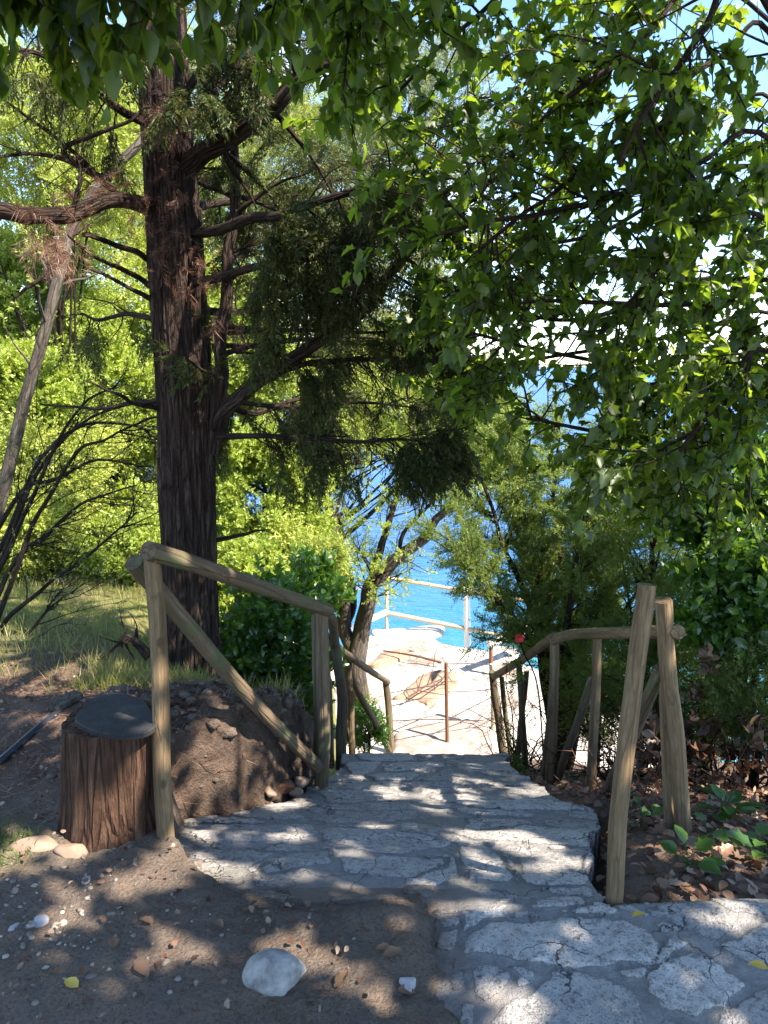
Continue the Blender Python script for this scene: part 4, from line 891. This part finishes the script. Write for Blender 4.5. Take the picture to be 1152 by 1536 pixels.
# ---------------- broadleaf tree whose trunk stands right of the view
rng = np.random.RandomState(33)
OB = np.array([2.65, 3.6, float(ground_z(2.65, 3.6)) - .1])
oak = thing('broadleaf_tree', 'broadleaf tree spreading leafy branches over the steps from the right', 'tree', OB)
OT = [OB, np.array([2.35,3.5,1.0]), np.array([1.95,3.35,2.15]), np.array([1.56,3.2,3.0]), np.array([1.2,2.9,4.0]), np.array([.8,2.6,4.9])]
mb = MB(); tube(mb, spline(OT, 8), (.17,.15,.13,.11,.09,.05), 24, .12, 9, True, 8); otr = mb.build('trunk', M['branch'], oak)
q = lambda z: np.array([np.interp(z, [p[2] for p in OT], [p[c] for p in OT]) for c in (0, 1)] + [z])
VIS = [
 [q(1.4),(1160,560,3.5),(1040,562,3.4),(920,548,3.3),(800,522,3.2),(710,500,3.2)], [q(1.2),(1160,640,3.4),(1000,652,3.3),(880,645,3.2),(790,628,3.1)], [q(1.7),(1160,420,3.5),(1000,440,3.5),(860,480,3.5),(720,450,3.5),(660,420,3.5)], # visible limbs entering from the right
 [q(2.25),(1152,48,3.15),(1095,75,3.1),(1040,112,3.0),(975,160,2.9),(890,240,2.8),(830,290,2.75),(770,332,2.7),(690,400,2.7)],
 [q(2.85),(1060,-60,3.0),(1010,5,2.9),(946,75,2.85),(876,130,2.8),(826,170,2.8),(760,240,2.75),(650,300,2.7)],
 [q(1.85),(1160,212,3.0),(1050,245,2.85),(980,275,2.8),(900,300,2.75),(830,316,2.7),(750,330,2.65),(660,350,2.6)],
 [q(1.55),(1160,338,2.95),(1075,346,2.8),(1030,365,2.75),(990,400,2.7),(950,448,2.7),(900,500,2.7)],
 [q(1.45),(1160,445,3.2),(1080,455,3.1),(960,456,3.0),(850,452,2.95),(780,455,2.9)],
 [q(1.35),(1160,512,3.4),(1060,550,3.3),(960,605,3.2),(895,632,3.1)],
 [q(1.25),(1160,530,2.7),(1100,575,2.65),(1050,640,2.6),(1010,690,2.6)],
 [q(0.90),(1170,600,3.2),(1080,690,3.1),(1000,720,3.0)],
 [q(3.5),(900,-120,3.2),(780,-40,3.2),(720,20,3.2),(640,90,3.2),(580,160,3.2)],
 [q(2.75),(1080,-20,3.8),(960,30,3.8),(860,90,3.8),(760,140,3.8),(660,190,3.8),(600,250,3.8)],
 [q(1.95),(1160,150,4.0),(1060,190,4.0),(940,220,4.0),(840,260,4.0),(740,290,4.0)],
 [q(1.45),(1160,400,4.1),(1050,420,4.1),(940,400,4.1),(820,390,4.0),(720,420,4.0)],
 [q(1.45),(1160,470,3.8),(1040,500,3.8),(920,520,3.7),(800,540,3.6),(730,570,3.6)],
 [q(3.8),(700,-160,2.6),(600,-80,2.5),(540,-10,2.5),(500,40,2.45)],
 [q(2.45),(1120,-40,2.6),(1060,40,2.5),(1010,110,2.45),(960,180,2.4),(930,250,2.4)],
 [q(1.75),(1160,260,3.6),(1010,290,3.5),(900,350,3.5),(800,370,3.5),(700,380,3.5)],
]
lC, lD, lS = [], [], []
for i, P in enumerate(VIS):
    P = limb(otr, P, (.009,.010,.006), M['branch'], 300+i, 8, hold=True)
    ch = grow(P, rng, 22, (.25,.7), 1.0, (-.12,0,-.1), .005, .08); g2 = []
    for Q, rr in ch: g2 += grow(Q, rng, 4, (.10,.28), 1.0, (0,0,-.12), .0026, .15, 1, 4)
    sub(oak, 'branchlet', ch + g2, M['branch'], 4)
    C, D = along(g2 + ch, rng, 46, .1); lC.append(C); lD.append(D*.6 + rng.normal(0, .6, D.shape) + [0,0,-.35]); lS.append(.028 + .042*rng.uniform(0,1,len(C))**1.3)
# drooping spray of big leaves over the top of the view
P = limb(otr, [q(4.0), np.array([.55,2.3,3.35]), np.array([-.1,1.95,2.72]), np.array([-.7,1.85,2.56]), np.array([-1.3,1.85,2.5])], (.03,.012), M['branch'], 330, hold=True)
ch = grow(P, rng, 130, (.25,.6), .8, (0,-.0,-.55), .005, .35); ch = [c for c in ch if True]; g2 = []
for Q, rr in ch: g2 += grow(Q, rng, 2, (.08,.2), 1.0, (0,0,-.3), .0025, .2, 1, 4)
sub(oak, 'branchlet', ch + g2, M['branch'], 5)
C, D = along(g2 + ch, rng, 44, .1); lC.append(C); lD.append(D*.5 + rng.normal(0, .4, D.shape) + [0,0,-.7]); lS.append(rng.uniform(.05,.078,len(C))); nbig = len(C)
C, D, S = np.vstack(lC), np.vstack(lD), np.concatenate(lS)
gap = fbm(C[:, 0]*1.9, C[:, 1]*1.9, C[:, 2]*1.9, 92)
near = np.zeros(len(C), bool); near[-nbig:] = True
k = (gap > -.12 - .2*(C[:, 0] < .3)) & crown_gap(C, .015); C, D, S, near = C[k], D[k], S[k], near[k]
for msk, tm in ((~near, TM['leafmix']), (near, [TM['leafmix'][3], TM['leafmix'][4], TM['leafmix'][3]])):
    V, F = scatter(C[msk], D[msk], S[msk], tm, rng, rng.normal(0, .42, (msk.sum(), 3)) + [0, 0, 1]); mesh('crown', V, [F], M['oak'], oak, smooth=True)
# upper crown, overhead and out of view: it shades the path and lets the sun through its gaps
for i in range(9):
    a = -2.6 + i*.62; e = np.array([1.2 + 2.6*math.cos(a), 2.4 + 2.4*math.sin(a), 4.3 + .5*rng.rand()])
    limb(otr, [q(3.6 + .12*i), (q(4.2)+e)/2 + [0,0,.2], e], (.045,.012), M['branch'], 340+i, 6, n=4)
n = 46000; g = np.stack([rng.uniform(-3.6, 4.2, n), rng.uniform(-.3, 4.9, n), np.zeros(n)], 1); g[:, 2] = ground_z(g[:, 0], g[:, 1])
h = rng.uniform(3.3, 4.9, n); C = g + SUN*((h-g[:, 2])/SUN[2])[:, None]
inview = (C[:, 1] > .3) & ((C[:, 2]-CAMZ) < .47*C[:, 1]) & (np.abs(C[:, 0]) < .62*C[:, 1] + .3)
sunny = (g[:, 1] > 3.9 + .3*fbm(g[:, 0], g[:, 1], 0, 93)) & (g[:, 0] < -1.0)
edge = np.hypot((C[:, 0]-1.6)/3.6, (C[:, 1]-2.0)/3.4) < 1.0 + .2*fbm(C[:, 0]*.8, C[:, 1]*.8, 0, 94)
thin = ((g[:, 1] > 3.3) & (g[:, 0] > -.45) & (rng.uniform(size=n) < .65)) | ((g[:, 0] > 1.15) & (g[:, 1] > 2.0) & (rng.uniform(size=n) < .35))
k = ~inview & ~thin & ~sunny & edge & crown_gap(C, .054); C = C[k]
D = rng.normal(0, 1, C.shape)*[1,1,.5]
V, F = scatter(C, D, rng.uniform(.10,.15,len(C)), TM['ovate'], rng, rng.normal(0, .35, C.shape) + SUN); mesh('upper_crown', V, [F], M['canopy'], oak)
# ---------------- generic crown
def crown_cloud(c, rad, nclump, per, rng, sd=.20, hollow=.35):
    u = unit(rng.normal(size=(nclump, 3))); rr = rng.uniform(hollow, 1, nclump)[:, None]**.6
    cc = np.asarray(c) + u*rr*np.asarray(rad); n = rng.poisson(per, nclump) + 1
    C = np.repeat(cc, n, 0); C = C + rng.normal(0, sd, C.shape)*np.asarray(rad).mean()*[1,1,.75]
    D = unit(C - np.asarray(c)) + rng.normal(0, .7, C.shape) + [0,0,.35]
    return C, D, cc
def leafy_tree(name, label, cat, c, rad, mat, tmpl, size, nclump, per, bark, r0, seed, base=None, group=None, hollow=.35, sd=.2, trunk='trunk'):
    rng = np.random.RandomState(seed); c = np.asarray(c)
    if base is None: base = np.array([c[0], c[1], float(ground_z(c[0], c[1]))])
    t = thing(name, label, cat, base, group)
    C, D, cc = crown_cloud(c, rad, nclump, per, rng, sd, hollow)
    k = C[:, 2] > ground_z(C[:, 0], C[:, 1]) + .03
    if k.sum() > 20: C, D = C[k], D[k]
    V, F = scatter(C, D, size*rng.uniform(.65, 1.3, len(C)), tmpl, rng, rng.normal(0, .8, C.shape) + [0,0,.6]); mesh('crown', V, [F], mat, t, smooth=False)
    mb = MB(); top = c + [0,0,rad[2]*.4]
    tube(mb, spline([base - [0,0,.2], base*.5 + c*.5 + rng.normal(0, .06, 3), top], 6), (r0, r0*.35), 8, .1, 6)
    for e in cc[rng.permutation(len(cc))[:min(14, len(cc))]]:
        s = base + (top-base)*rng.uniform(.3, .9); tube(mb, spline([s, (s+e)/2 + rng.normal(0, .08, 3)*rad[2], e], 4), (r0*.35, r0*.08), 5, cap=False)
    mb.build(trunk, bark, t); return t
GB = 'sunlit trees on the slope behind the conifer'
BG = [ # px, py, Y, rx px, ry px, mat, label
 (70,215,8.2,150,110,'lime','lime green pine crown against the sky at the upper left'),
 (30,470,8.8,130,120,'bright','bright leafy tree below the lime pine at the left edge'),
 (175,420,10.5,110,120,'lime','pale green tree just left of the big trunk at mid height'),
 (160,590,9.5,130,110,'bright','mid green tree behind the bare branching shrub'),
 (40,700,7.8,120,85,'lime','yellow green bush behind the bare shrub at the left edge'),
 (190,690,10.2,90,80,'olive','grey green bush between the bare shrub and the big trunk'),
 (395,745,8.6,85,105,'bright','fresh green tree right of the big trunk above the handrail'),
 (440,640,11.5,110,110,'lime','light green tree behind the drooping lower boughs'),
 (400,330,12.5,170,170,'olive','tall pale tree seen through the conifer foliage'),
 (560,430,11.0,120,150,'olive','pale feathery tree between the conifer and the broad leaves'),
 (50,590,8.0,90,60,'bright','bright bush at the left edge behind the slanting pale trunk'),
 (230,800,8.4,80,60,'bright','sunlit shrub in the gap left of the handrail top'),
 (120,770,9.4,60,36,'lime','yellow bush on the far slope beside a glimpse of turquoise water'),
 (445,860,8.0,60,60,'lime','yellow green bush above the second left post'),
 (300,250,13.0,220,160,'lime','broad yellow green pine far behind the conifer trunk'),
 (600,590,10.8,120,95,'lime','light green crown over the terrace, between the conifer tips and the broad leaves'),
 (700,650,10.5,80,70,'bright','leafy crown leaning over the terrace behind the big twiggy shrub'),
 (190,830,7.6,70,45,'bright','low bright shrub just left of the handrail top'),
 (20,790,7.4,70,60,'lime','yellow green shrub low at the left edge of the slope'),
 (330,520,10.0,110,120,'bright','leafy tree directly behind the conifer trunk'),
 (620,200,11.5,130,140,'olive','tall thin tree high behind the leafy branches'),
 (100,835,8.6,120,60,'lime','low yellow green shrub on the sunny bank at the left'),
 (350,880,6.6,60,70,'bright','green shrub directly behind the brace of the left handrail'),
]
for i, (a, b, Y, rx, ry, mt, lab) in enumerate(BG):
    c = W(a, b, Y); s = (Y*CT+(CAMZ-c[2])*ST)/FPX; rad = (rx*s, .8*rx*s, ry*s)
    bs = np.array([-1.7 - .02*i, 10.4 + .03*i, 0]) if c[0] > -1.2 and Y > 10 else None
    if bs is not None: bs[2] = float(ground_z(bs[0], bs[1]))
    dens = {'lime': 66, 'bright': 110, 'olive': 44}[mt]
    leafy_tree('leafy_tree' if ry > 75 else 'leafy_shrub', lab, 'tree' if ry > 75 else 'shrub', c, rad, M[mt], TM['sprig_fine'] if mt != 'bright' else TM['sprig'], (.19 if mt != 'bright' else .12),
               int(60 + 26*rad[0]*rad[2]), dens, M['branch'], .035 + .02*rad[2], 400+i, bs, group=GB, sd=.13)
# ---------------- slanting pale trunk at the left
b0 = W(-40, 900, 6.2); t = thing('slanting_tree', 'slender tree with a smooth pale trunk slanting up at the left edge', 'tree', b0)
P = spline([b0 - [0,0,.5], b0, W(5,735,6.2), W(35,610,6.2), W(65,505,6.2), W(92,400,6.3), W(108,345,6.4), W(150,275,6.5), W(212,212,6.6), W(262,150,6.7)], 7)
mb = MB(); tube(mb, P, (.06,.048,.04,.035), 14, .08, 6, True, 4); mb.build('trunk', M['grey_bark'], t)
rng = np.random.RandomState(44); ch = grow(P, rng, 9, (.4,1.0), 1.0, (0,0,.3), .014, .35); sub(t, 'branchlet', ch, M['grey_bark'], 5)
C, D = along(ch, rng, 12, .5); V, F = scatter(C, D + rng.normal(0, .6, D.shape), rng.uniform(.10,.18,len(C)), TM['sprig_fine'], rng); mesh('crown', V, [F], M['lime'], t, smooth=False)
# ---------------- bare branching shrub
rng = np.random.RandomState(45)
t = thing('bare_shrub', 'nearly leafless shrub with fine arching branches at the left behind the log stool', 'shrub', W(-30, 1000, 5.0))
STM = [[(-40,1000,5.0),(-10,880,5.0),(40,770,5.0),(85,665,5.0),(125,605,4.9),(175,580,4.9)], [(-30,1010,4.9),(25,850,4.9),(60,770,4.9),(110,685,4.9),(165,655,4.8),(236,625,4.8)], [(-40,930,5.1),(0,840,5.1),(60,705,5.1),(140,625,5.1),(215,600,5.1)],
       [(-40,960,5.0),(20,850,5.0),(70,800,5.0),(130,752,5.0),(205,728,5.0)], [(-30,1020,4.8),(10,930,4.8),(60,885,4.8),(130,832,4.8),(205,768,4.7)], [(-40,1040,4.7),(0,1000,4.7),(55,935,4.7),(100,890,4.7)], [(-40,900,5.3),(10,800,5.3),(60,690,5.3),(120,640,5.3),(200,640,5.2),(236,660,5.2)],
       [(-40,860,5.4),(30,740,5.4),(80,720,5.3),(150,690,5.3),(225,700,5.2)]]
for i, P in enumerate(STM):
    P = limb(t, P, (.020,.013,.005), M['branch'], 450+i, 7, 'stem', hold=True); ch = grow(P, rng, 16, (.25,.8), .8, (.25,0,.12), .0045, .25, fwd=.9); g2 = []
    for Q, rr in ch: g2 += grow(Q, rng, 5, (.08,.3), .9, (.15,0,.1), .0022, .15, 1, 4, .3, .8)
    sub(t, 'branchlet', ch + g2, M['branch'], 4)
    C, D = along(g2, rng, 3.5, .4)
    V, F = scatter(C, D + rng.normal(0, .6, D.shape), rng.uniform(.03,.06,len(C)), TM['sprig_fine'], rng); mesh('leaf_spray', V, [F], M['olive'], t, smooth=False)
# ---------------- forked tree by the terrace
rng = np.random.RandomState(46)
t = thing('forked_tree', 'small forked tree with peeling stems and airy green leaves at the left of the terrace', 'tree', W(532, 1110, 9.0))
FT = [([(530,1110,9.0),(526,1000,9.0),(520,930,9.0),(512,860,9.0),(500,790,9.0),(480,720,9.0),(455,660,9.0)], (.10,.075,.04)), ([(537,1080,9.0),(540,985,8.95),(553,905,8.9),(585,848,8.9),(640,800,8.9),(680,750,8.9)], (.13,.09,.035)),
      ([(520,940,9.05),(528,880,9.1),(515,830,9.1),(505,770,9.1)], (.06,.03)), ([(556,900,8.95),(562,850,8.95),(578,800,8.9),(600,740,8.9),(630,690,8.9)], (.06,.02)), ([(600,840,8.9),(606,800,8.8),(640,760,8.8),(690,710,8.7)], (.03,.012)), ([(512,860,9),(480,800,8.9),(455,740,8.8)], (.03,.012)), ([(545,960,8.9),(560,900,8.8),(566,850,8.8)], (.03,.012)), ([(640,800,8.9),(690,730,8.8),(720,660,8.8),(735,600,8.8)], (.03,.01)), ([(600,740,8.9),(622,660,9.0),(610,590,9.1)], (.025,.01)), ([(620,700,8.9),(660,640,9.1),(670,580,9.2)], (.025,.01)), ([(500,790,9),(520,720,9.2),(560,660,9.3)], (.025,.01))]
aC, aD = [], []
for i, (P, r) in enumerate(FT):
    P = limb(t, P, r, M['grey_bark'] if i < 2 else M['branch'], 470+i, 12, 'trunk' if i < 2 else 'limb', hold=True); ch = grow(P, rng, 14, (.3,.9), 1.0, (.1,0,.25), .012, .5); g2 = []
    for Q, rr in ch: g2 += grow(Q, rng, 3, (.15,.4), 1.0, (0,0,.15), .005, .3, 1, 4)
    sub(t, 'branchlet', ch+g2, M['branch'], 4); C, D = along(g2, rng, 24, .2); aC.append(C); aD.append(D)
C, D = np.vstack(aC), np.vstack(aD); V, F = scatter(C, D + rng.normal(0,.6,D.shape), rng.uniform(.10,.2,len(C)), TM['sprig_fine'], rng); mesh('crown', V, [F], M['bright'], t, smooth=False)
# ---------------- big fine-leaved shrub right of the steps
rng = np.random.RandomState(47)
t = thing('heath_shrub', 'big twiggy fine-leaved shrub overhanging the right handrail in front of the sea', 'shrub', W(838, 1165, 6.0))
HS = [[(835,1165,6),(820,1000,6),(790,900,5.9),(752,800,5.8),(715,690,5.7)], [(838,1165,6),(830,1000,6),(815,900,6),(775,790,6),(762,700,6),(755,640,6)], [(842,1165,6),(845,1000,6),(850,890,6),(830,760,6),(842,650,6)], [(845,1165,6),(855,1000,6),(872,880,6.1),(892,760,6.1),(920,650,6.1)],
      [(850,1165,6),(870,1000,6),(905,900,6),(950,800,6),(990,720,6)], [(832,1165,6),(815,1010,5.9),(790,950,5.7),(740,890,5.5),(705,830,5.4)], [(850,1165,6),(880,1020,5.8),(930,930,5.6),(980,860,5.5)], [(840,1165,6.1),(820,1000,6.3),(800,870,6.5),(800,740,6.6)], [(840,1165,5.9),(840,1000,5.6),(860,860,5.4),(880,720,5.3)]]
aC, aD = [], []
for i, P in enumerate(HS):
    P = limb(t, P, (.038,.026,.008), M['branch'], 490+i, 8, 'stem', hold=True); ch = grow(P, rng, 26, (.25,.75), 1.0, (-.05,0,.3), .007, .3); g2 = []
    for Q, rr in ch: g2 += grow(Q, rng, 5, (.08,.3), 1.0, (0,0,.2), .003, .15, 1, 4)
    sub(t, 'branchlet', ch+g2, M['branch'], 4); C, D = along(g2 + ch, rng, 75, .1); aC.append(C); aD.append(D)
C, D = np.vstack(aC), np.vstack(aD); k = fbm(C[:, 0]*2, C[:, 1]*2, C[:, 2]*2, 95) > -.3; C, D = C[k], D[k]
V, F = scatter(C, D + rng.normal(0,.4,D.shape), rng.uniform(.06,.13,len(C)), TM['sprig_fine'], rng); mesh('crown', V, [F], M['heath'], t, smooth=False)
# ---------------- thicket on the right
GT = 'shrubs of the thicket right of the steps'
TH = [(985,790,5.2,90,110,'heath','dark fine-leaved shrub directly behind the top of the leaning post'), (1095,745,4.6,90,90,'glossy','bushy dark green shrub under the overhanging branches at the right edge'), (1130,890,4.2,80,90,'glossy','broad-leaved shrub at the right edge above the dry bracken'),
      (1060,930,4.9,90,90,'heath','twiggy dark shrub behind the twin right posts'), (1150,1040,4.0,80,80,'heath','low dark shrub at the right edge behind the seedlings'), (950,1010,5.0,70,80,'heath','dark shrub behind the slender right post'), (900,1040,5.6,60,70,'heath','sparse dark bush behind the bend of the right handrail'), (1040,1080,4.6,70,60,'heath','low tangled bush between the twin posts and the sea')]
for i, (a, b, Y, rx, ry, mt, lab) in enumerate(TH):
    c = W(a, b, Y); s = (Y*CT+(CAMZ-c[2])*ST)/FPX; rad = (rx*s, .7*rx*s, ry*s)
    fine = mt == 'heath'
    leafy_tree('thicket_shrub', lab, 'shrub', c, rad, M[mt], TM['sprig_fine'] if fine else TM['sprig_big'], .10 if fine else .13, 70, 26 if fine else 12, M['branch'], .03, 520+i, group=GT, sd=.18, trunk='stem')
def tangle(name, label, spots, n, L, r0, mat, seed, cat='brush', leaves=None):
    rng = np.random.RandomState(seed); b = W(*spots[0]); b[2] = float(ground_z(b[0], b[1]))
    t = thing(name, label, cat, b); br = []
    for a, bb, Y in spots:
        c = W(a, bb, Y); c[2] = float(ground_z(c[0], c[1]))
        for _ in range(n):
            d = unit(rng.normal(0, .6, 3) + [0,0,1]); P = [c + rng.normal(0, .08, 3)*[1,1,0]]
            for k in range(6): d = unit(d + rng.normal(0, .35, 3) + [0,0,-.12]); P.append(P[-1] + d*L/6*rng.uniform(.7,1.3))
            br.append((np.array(P), np.linspace(r0, r0*.3, 7)))
    g2 = []
    for Q, rr in br: g2 += grow(Q, rng, 5, (.12,.4), 1.0, (0,0,-.05), r0*.5, .2, 1, 5, .5)
    sub(t, 'twig', br+g2, mat, 4)
    if leaves:
        C, D = along(g2, rng, leaves[1], .2); V, F = scatter(C, D + rng.normal(0,.7,D.shape), leaves[2]*rng.uniform(.6,1.3,len(C)), leaves[3], rng); mesh('dead_leaf_spray', V, [F], leaves[0], t)
    return t
tangle('bramble', 'bare dark bramble tangle behind the twin right posts', [(960,1180,4.2),(1000,1170,4.2),(1050,1170,4.0),(1090,1180,3.9),(1130,1190,3.8),(930,1160,4.6),(1020,1130,4.8)], 14, .8, .006, M['branch'], 61)
tangle('dry_bracken', 'rusty dry bracken at the right edge above the seedlings', [(1080,1170,3.9),(1120,1180,3.8),(1150,1180,3.7),(1010,1170,4.1),(1050,1150,4.2)], 5, .7, .004, M['dead_twig'], 62, 'bracken', (M['brown_leaf'], 11, .13, TM['sprig_big']))
tangle('twiggy_bush', 'sparse leafless bush in front of the bright terrace below the right handrail', [(800,1150,5.6),(790,1140,6.2),(815,1150,5.2)], 12, .9, .006, M['branch'], 63, 'bush', (M['heath'], 5, .06, TM['sprig_fine']))
tangle('dry_twigs', 'pale dead twigs on the leaf litter between the right posts', [(950,1215,3.2),(975,1225,3.0),(930,1205,3.4)], 5, .55, .004, M['dead_twig'], 64, 'twigs')
# ---------------- shrubs on the left of the steps
c = W(415, 985, 4.9); leafy_tree('glossy_shrub', 'glossy green leafy shrub filling the gap under the left handrail', 'shrub', c, (.31,.30,.50), M['glossy'], TM['sprig_big'], .12, 70, 13, M['branch'], .03, 601, sd=.16, trunk='stem')
c = W(350, 1010, 4.9); leafy_tree('glossy_shrub', 'fine-leaved shrub right of the big trunk, below the brace', 'shrub', c, (.22,.22,.30), M['glossy'], TM['sprig'], .09, 40, 20, M['branch'], .02, 602, sd=.16, trunk='stem')
c = W(440, 1095, 4.6); leafy_tree('glossy_shrub', 'low leafy shrub at the foot of the second left post', 'shrub', c, (.16,.18,.22), M['glossy'], TM['sprig'], .09, 40, 16, M['branch'], .02, 603, sd=.18, trunk='stem')
c = W(455, 880, 5.4); leafy_tree('glossy_shrub', 'broad-leaved shrub tip rising above the top of the second left post', 'shrub', c, (.22,.2,.22), M['glossy'], TM['sprig_big'], .14, 22, 8, M['branch'], .02, 604, sd=.18, trunk='stem')
c = W(547, 1092, 7.7); leafy_tree('round_bush', 'small round green bush behind the end of the left handrail', 'bush', c, (.21,.2,.26), M['glossy'], TM['sprig'], .08, 50, 14, M['branch'], .02, 605, sd=.15, trunk='stem')
c = W(770, 1150, 5.0); leafy_tree('round_bush', 'tiny green tuft at the edge of the steps below the right rail', 'bush', c, (.06,.06,.06), M['glossy'], TM['sprig'], .05, 16, 8, M['branch'], .008, 606, sd=.2, trunk='stem')
# gnarled dead root behind the first left post
mb = MB(); rng = np.random.RandomState(71); P = spline([W(225,985,3.9), W(205,965,3.9), W(190,955,3.9), W(180,962,3.9)], 5); tube(mb, P, (.03,.012), 7, .2)
for Q, r in grow(P, rng, 10, (.1,.25), 1.0, (0,0,.1), .008): tube(mb, Q, r, 5, cap=False)
tag(mb.build('root', M['branch']), 'gnarled dead root on the bank behind the first left post', 'root')
# seedlings in the bed
for i, (a, b, Y, n, s, lab) in enumerate([(1085,1235,2.95,12,.10,'tallest leafy seedling in front of the dark thicket at the right'),(1030,1310,2.35,7,.07,'bright green seedling beside the twin right posts, low on the litter'),(1145,1290,2.5,9,.09,'seedling cut off by the right edge of the view'),(1060,1270,2.6,5,.08,'narrow-leaved seedling between the other two at the right'),(960,1255,2.75,8,.05,'low mossy plant between the leaning post and the twin posts')]):
    rng = np.random.RandomState(80+i); c = W(a, b, Y); g0 = np.array([c[0], c[1], float(ground_z(c[0], c[1]))]); H = max(.05, c[2]-g0[2]) + .03
    t = thing('seedling', lab, 'plant', g0, 'seedlings in the bed')
    th = rng.uniform(0, 6.28, n); D = np.stack([np.cos(th), np.sin(th), rng.uniform(-.1, .6, n)], 1); hh = rng.uniform(.35, 1, n)*H
    C = g0 + np.stack([D[:, 0]*.04, D[:, 1]*.04, hh], 1); V, F = scatter(C, D, s*rng.uniform(.7,1.3,n), [TM['lobed'], TM['ovate']], rng, np.repeat([[0,0,1.]], n, 0) + rng.normal(0,.3,(n,3))); mesh('foliage', V, [F], M['glossy'], t)
    mb = MB()
    for k in range(n): tube(mb, spline([g0, g0 + [0,0,hh[k]*.7], C[k]], 3), .002, 4, cap=False)
    mb.build('stem', M['moss'], t)
# ================================================================== LIGHT, SKY, CAMERA
w = bpy.data.worlds.new('World'); SC.world = w; w.use_nodes = True; nt = w.node_tree; nt.nodes.clear()
elev = math.asin(SUN[2]); az = math.atan2(SUN[0], SUN[1])
sky = N(nt, 'TexSky', sky_type='NISHITA', sun_disc=False, sun_elevation=elev, sun_rotation=az, altitude=10, air_density=.85, dust_density=.05, ozone_density=1.8)
hs = N(nt, 'HueSaturation', inp={'Saturation': 1.05}); nt.links.new(sky.outputs[0], hs.inputs['Color'])
tc = N(nt, 'TexCoord')
mp = N(nt, 'Mapping'); mp.inputs['Scale'].default_value = (1, 1, 2.6); nt.links.new(tc.outputs['Generated'], mp.inputs[0])
nz = N(nt, 'TexNoise', inp={'Scale': 3.2, 'Detail': 7.0, 'Roughness': .58, 'Distortion': .3}); nt.links.new(mp.outputs[0], nz.inputs['Vector'])
f = ramp(nt, nz.outputs['Fac'], [(.56, (0,0,0)), (.74, (1,1,1))])
col = mix(nt, f, hs.outputs[0], (7.0, 7.3, 7.7))
bg = N(nt, 'Background', inp={'Strength': SKY_STRENGTH}); nt.links.new(col, bg.inputs[0])
out = N(nt, 'OutputWorld'); nt.links.new(bg.outputs[0], out.inputs[0])
L = bpy.data.lights.new('sun', 'SUN'); L.energy = SUN_STRENGTH; L.angle = R(.53); L.color = (1, .88, .74)
lo = bpy.data.objects.new('sun', L); COL.objects.link(lo)
from mathutils import Vector
lo.rotation_euler = Vector(SUN).to_track_quat('Z', 'Y').to_euler(); lo.location = tuple(SUN*30)
cam = bpy.data.cameras.new('camera'); cam.sensor_fit = 'VERTICAL'; cam.sensor_height = 36; cam.lens = 36*FPX/1536
cam.clip_start = .05; cam.clip_end = 6000
co = bpy.data.objects.new('camera', cam); COL.objects.link(co); co.location = (0, 0, CAMZ); co.rotation_euler = (math.pi/2 - PITCH, 0, 0); SC.camera = co
SC.view_settings.view_transform = 'Standard'; SC.view_settings.look = 'None'; SC.view_settings.gamma = 1; SC.view_settings.use_curve_mapping = False
SC.view_settings.exposure = EXPOSURE
SC.render.engine = 'CYCLES'; cy = SC.cycles
cy.max_bounces = 7; cy.diffuse_bounces = 4; cy.glossy_bounces = 3; cy.transmission_bounces = 5; cy.transparent_max_bounces = 6
cy.caustics_reflective = False; cy.caustics_refractive = False; cy.sample_clamp_indirect = 8; cy.use_denoising = True
SC.render.film_transparent = False
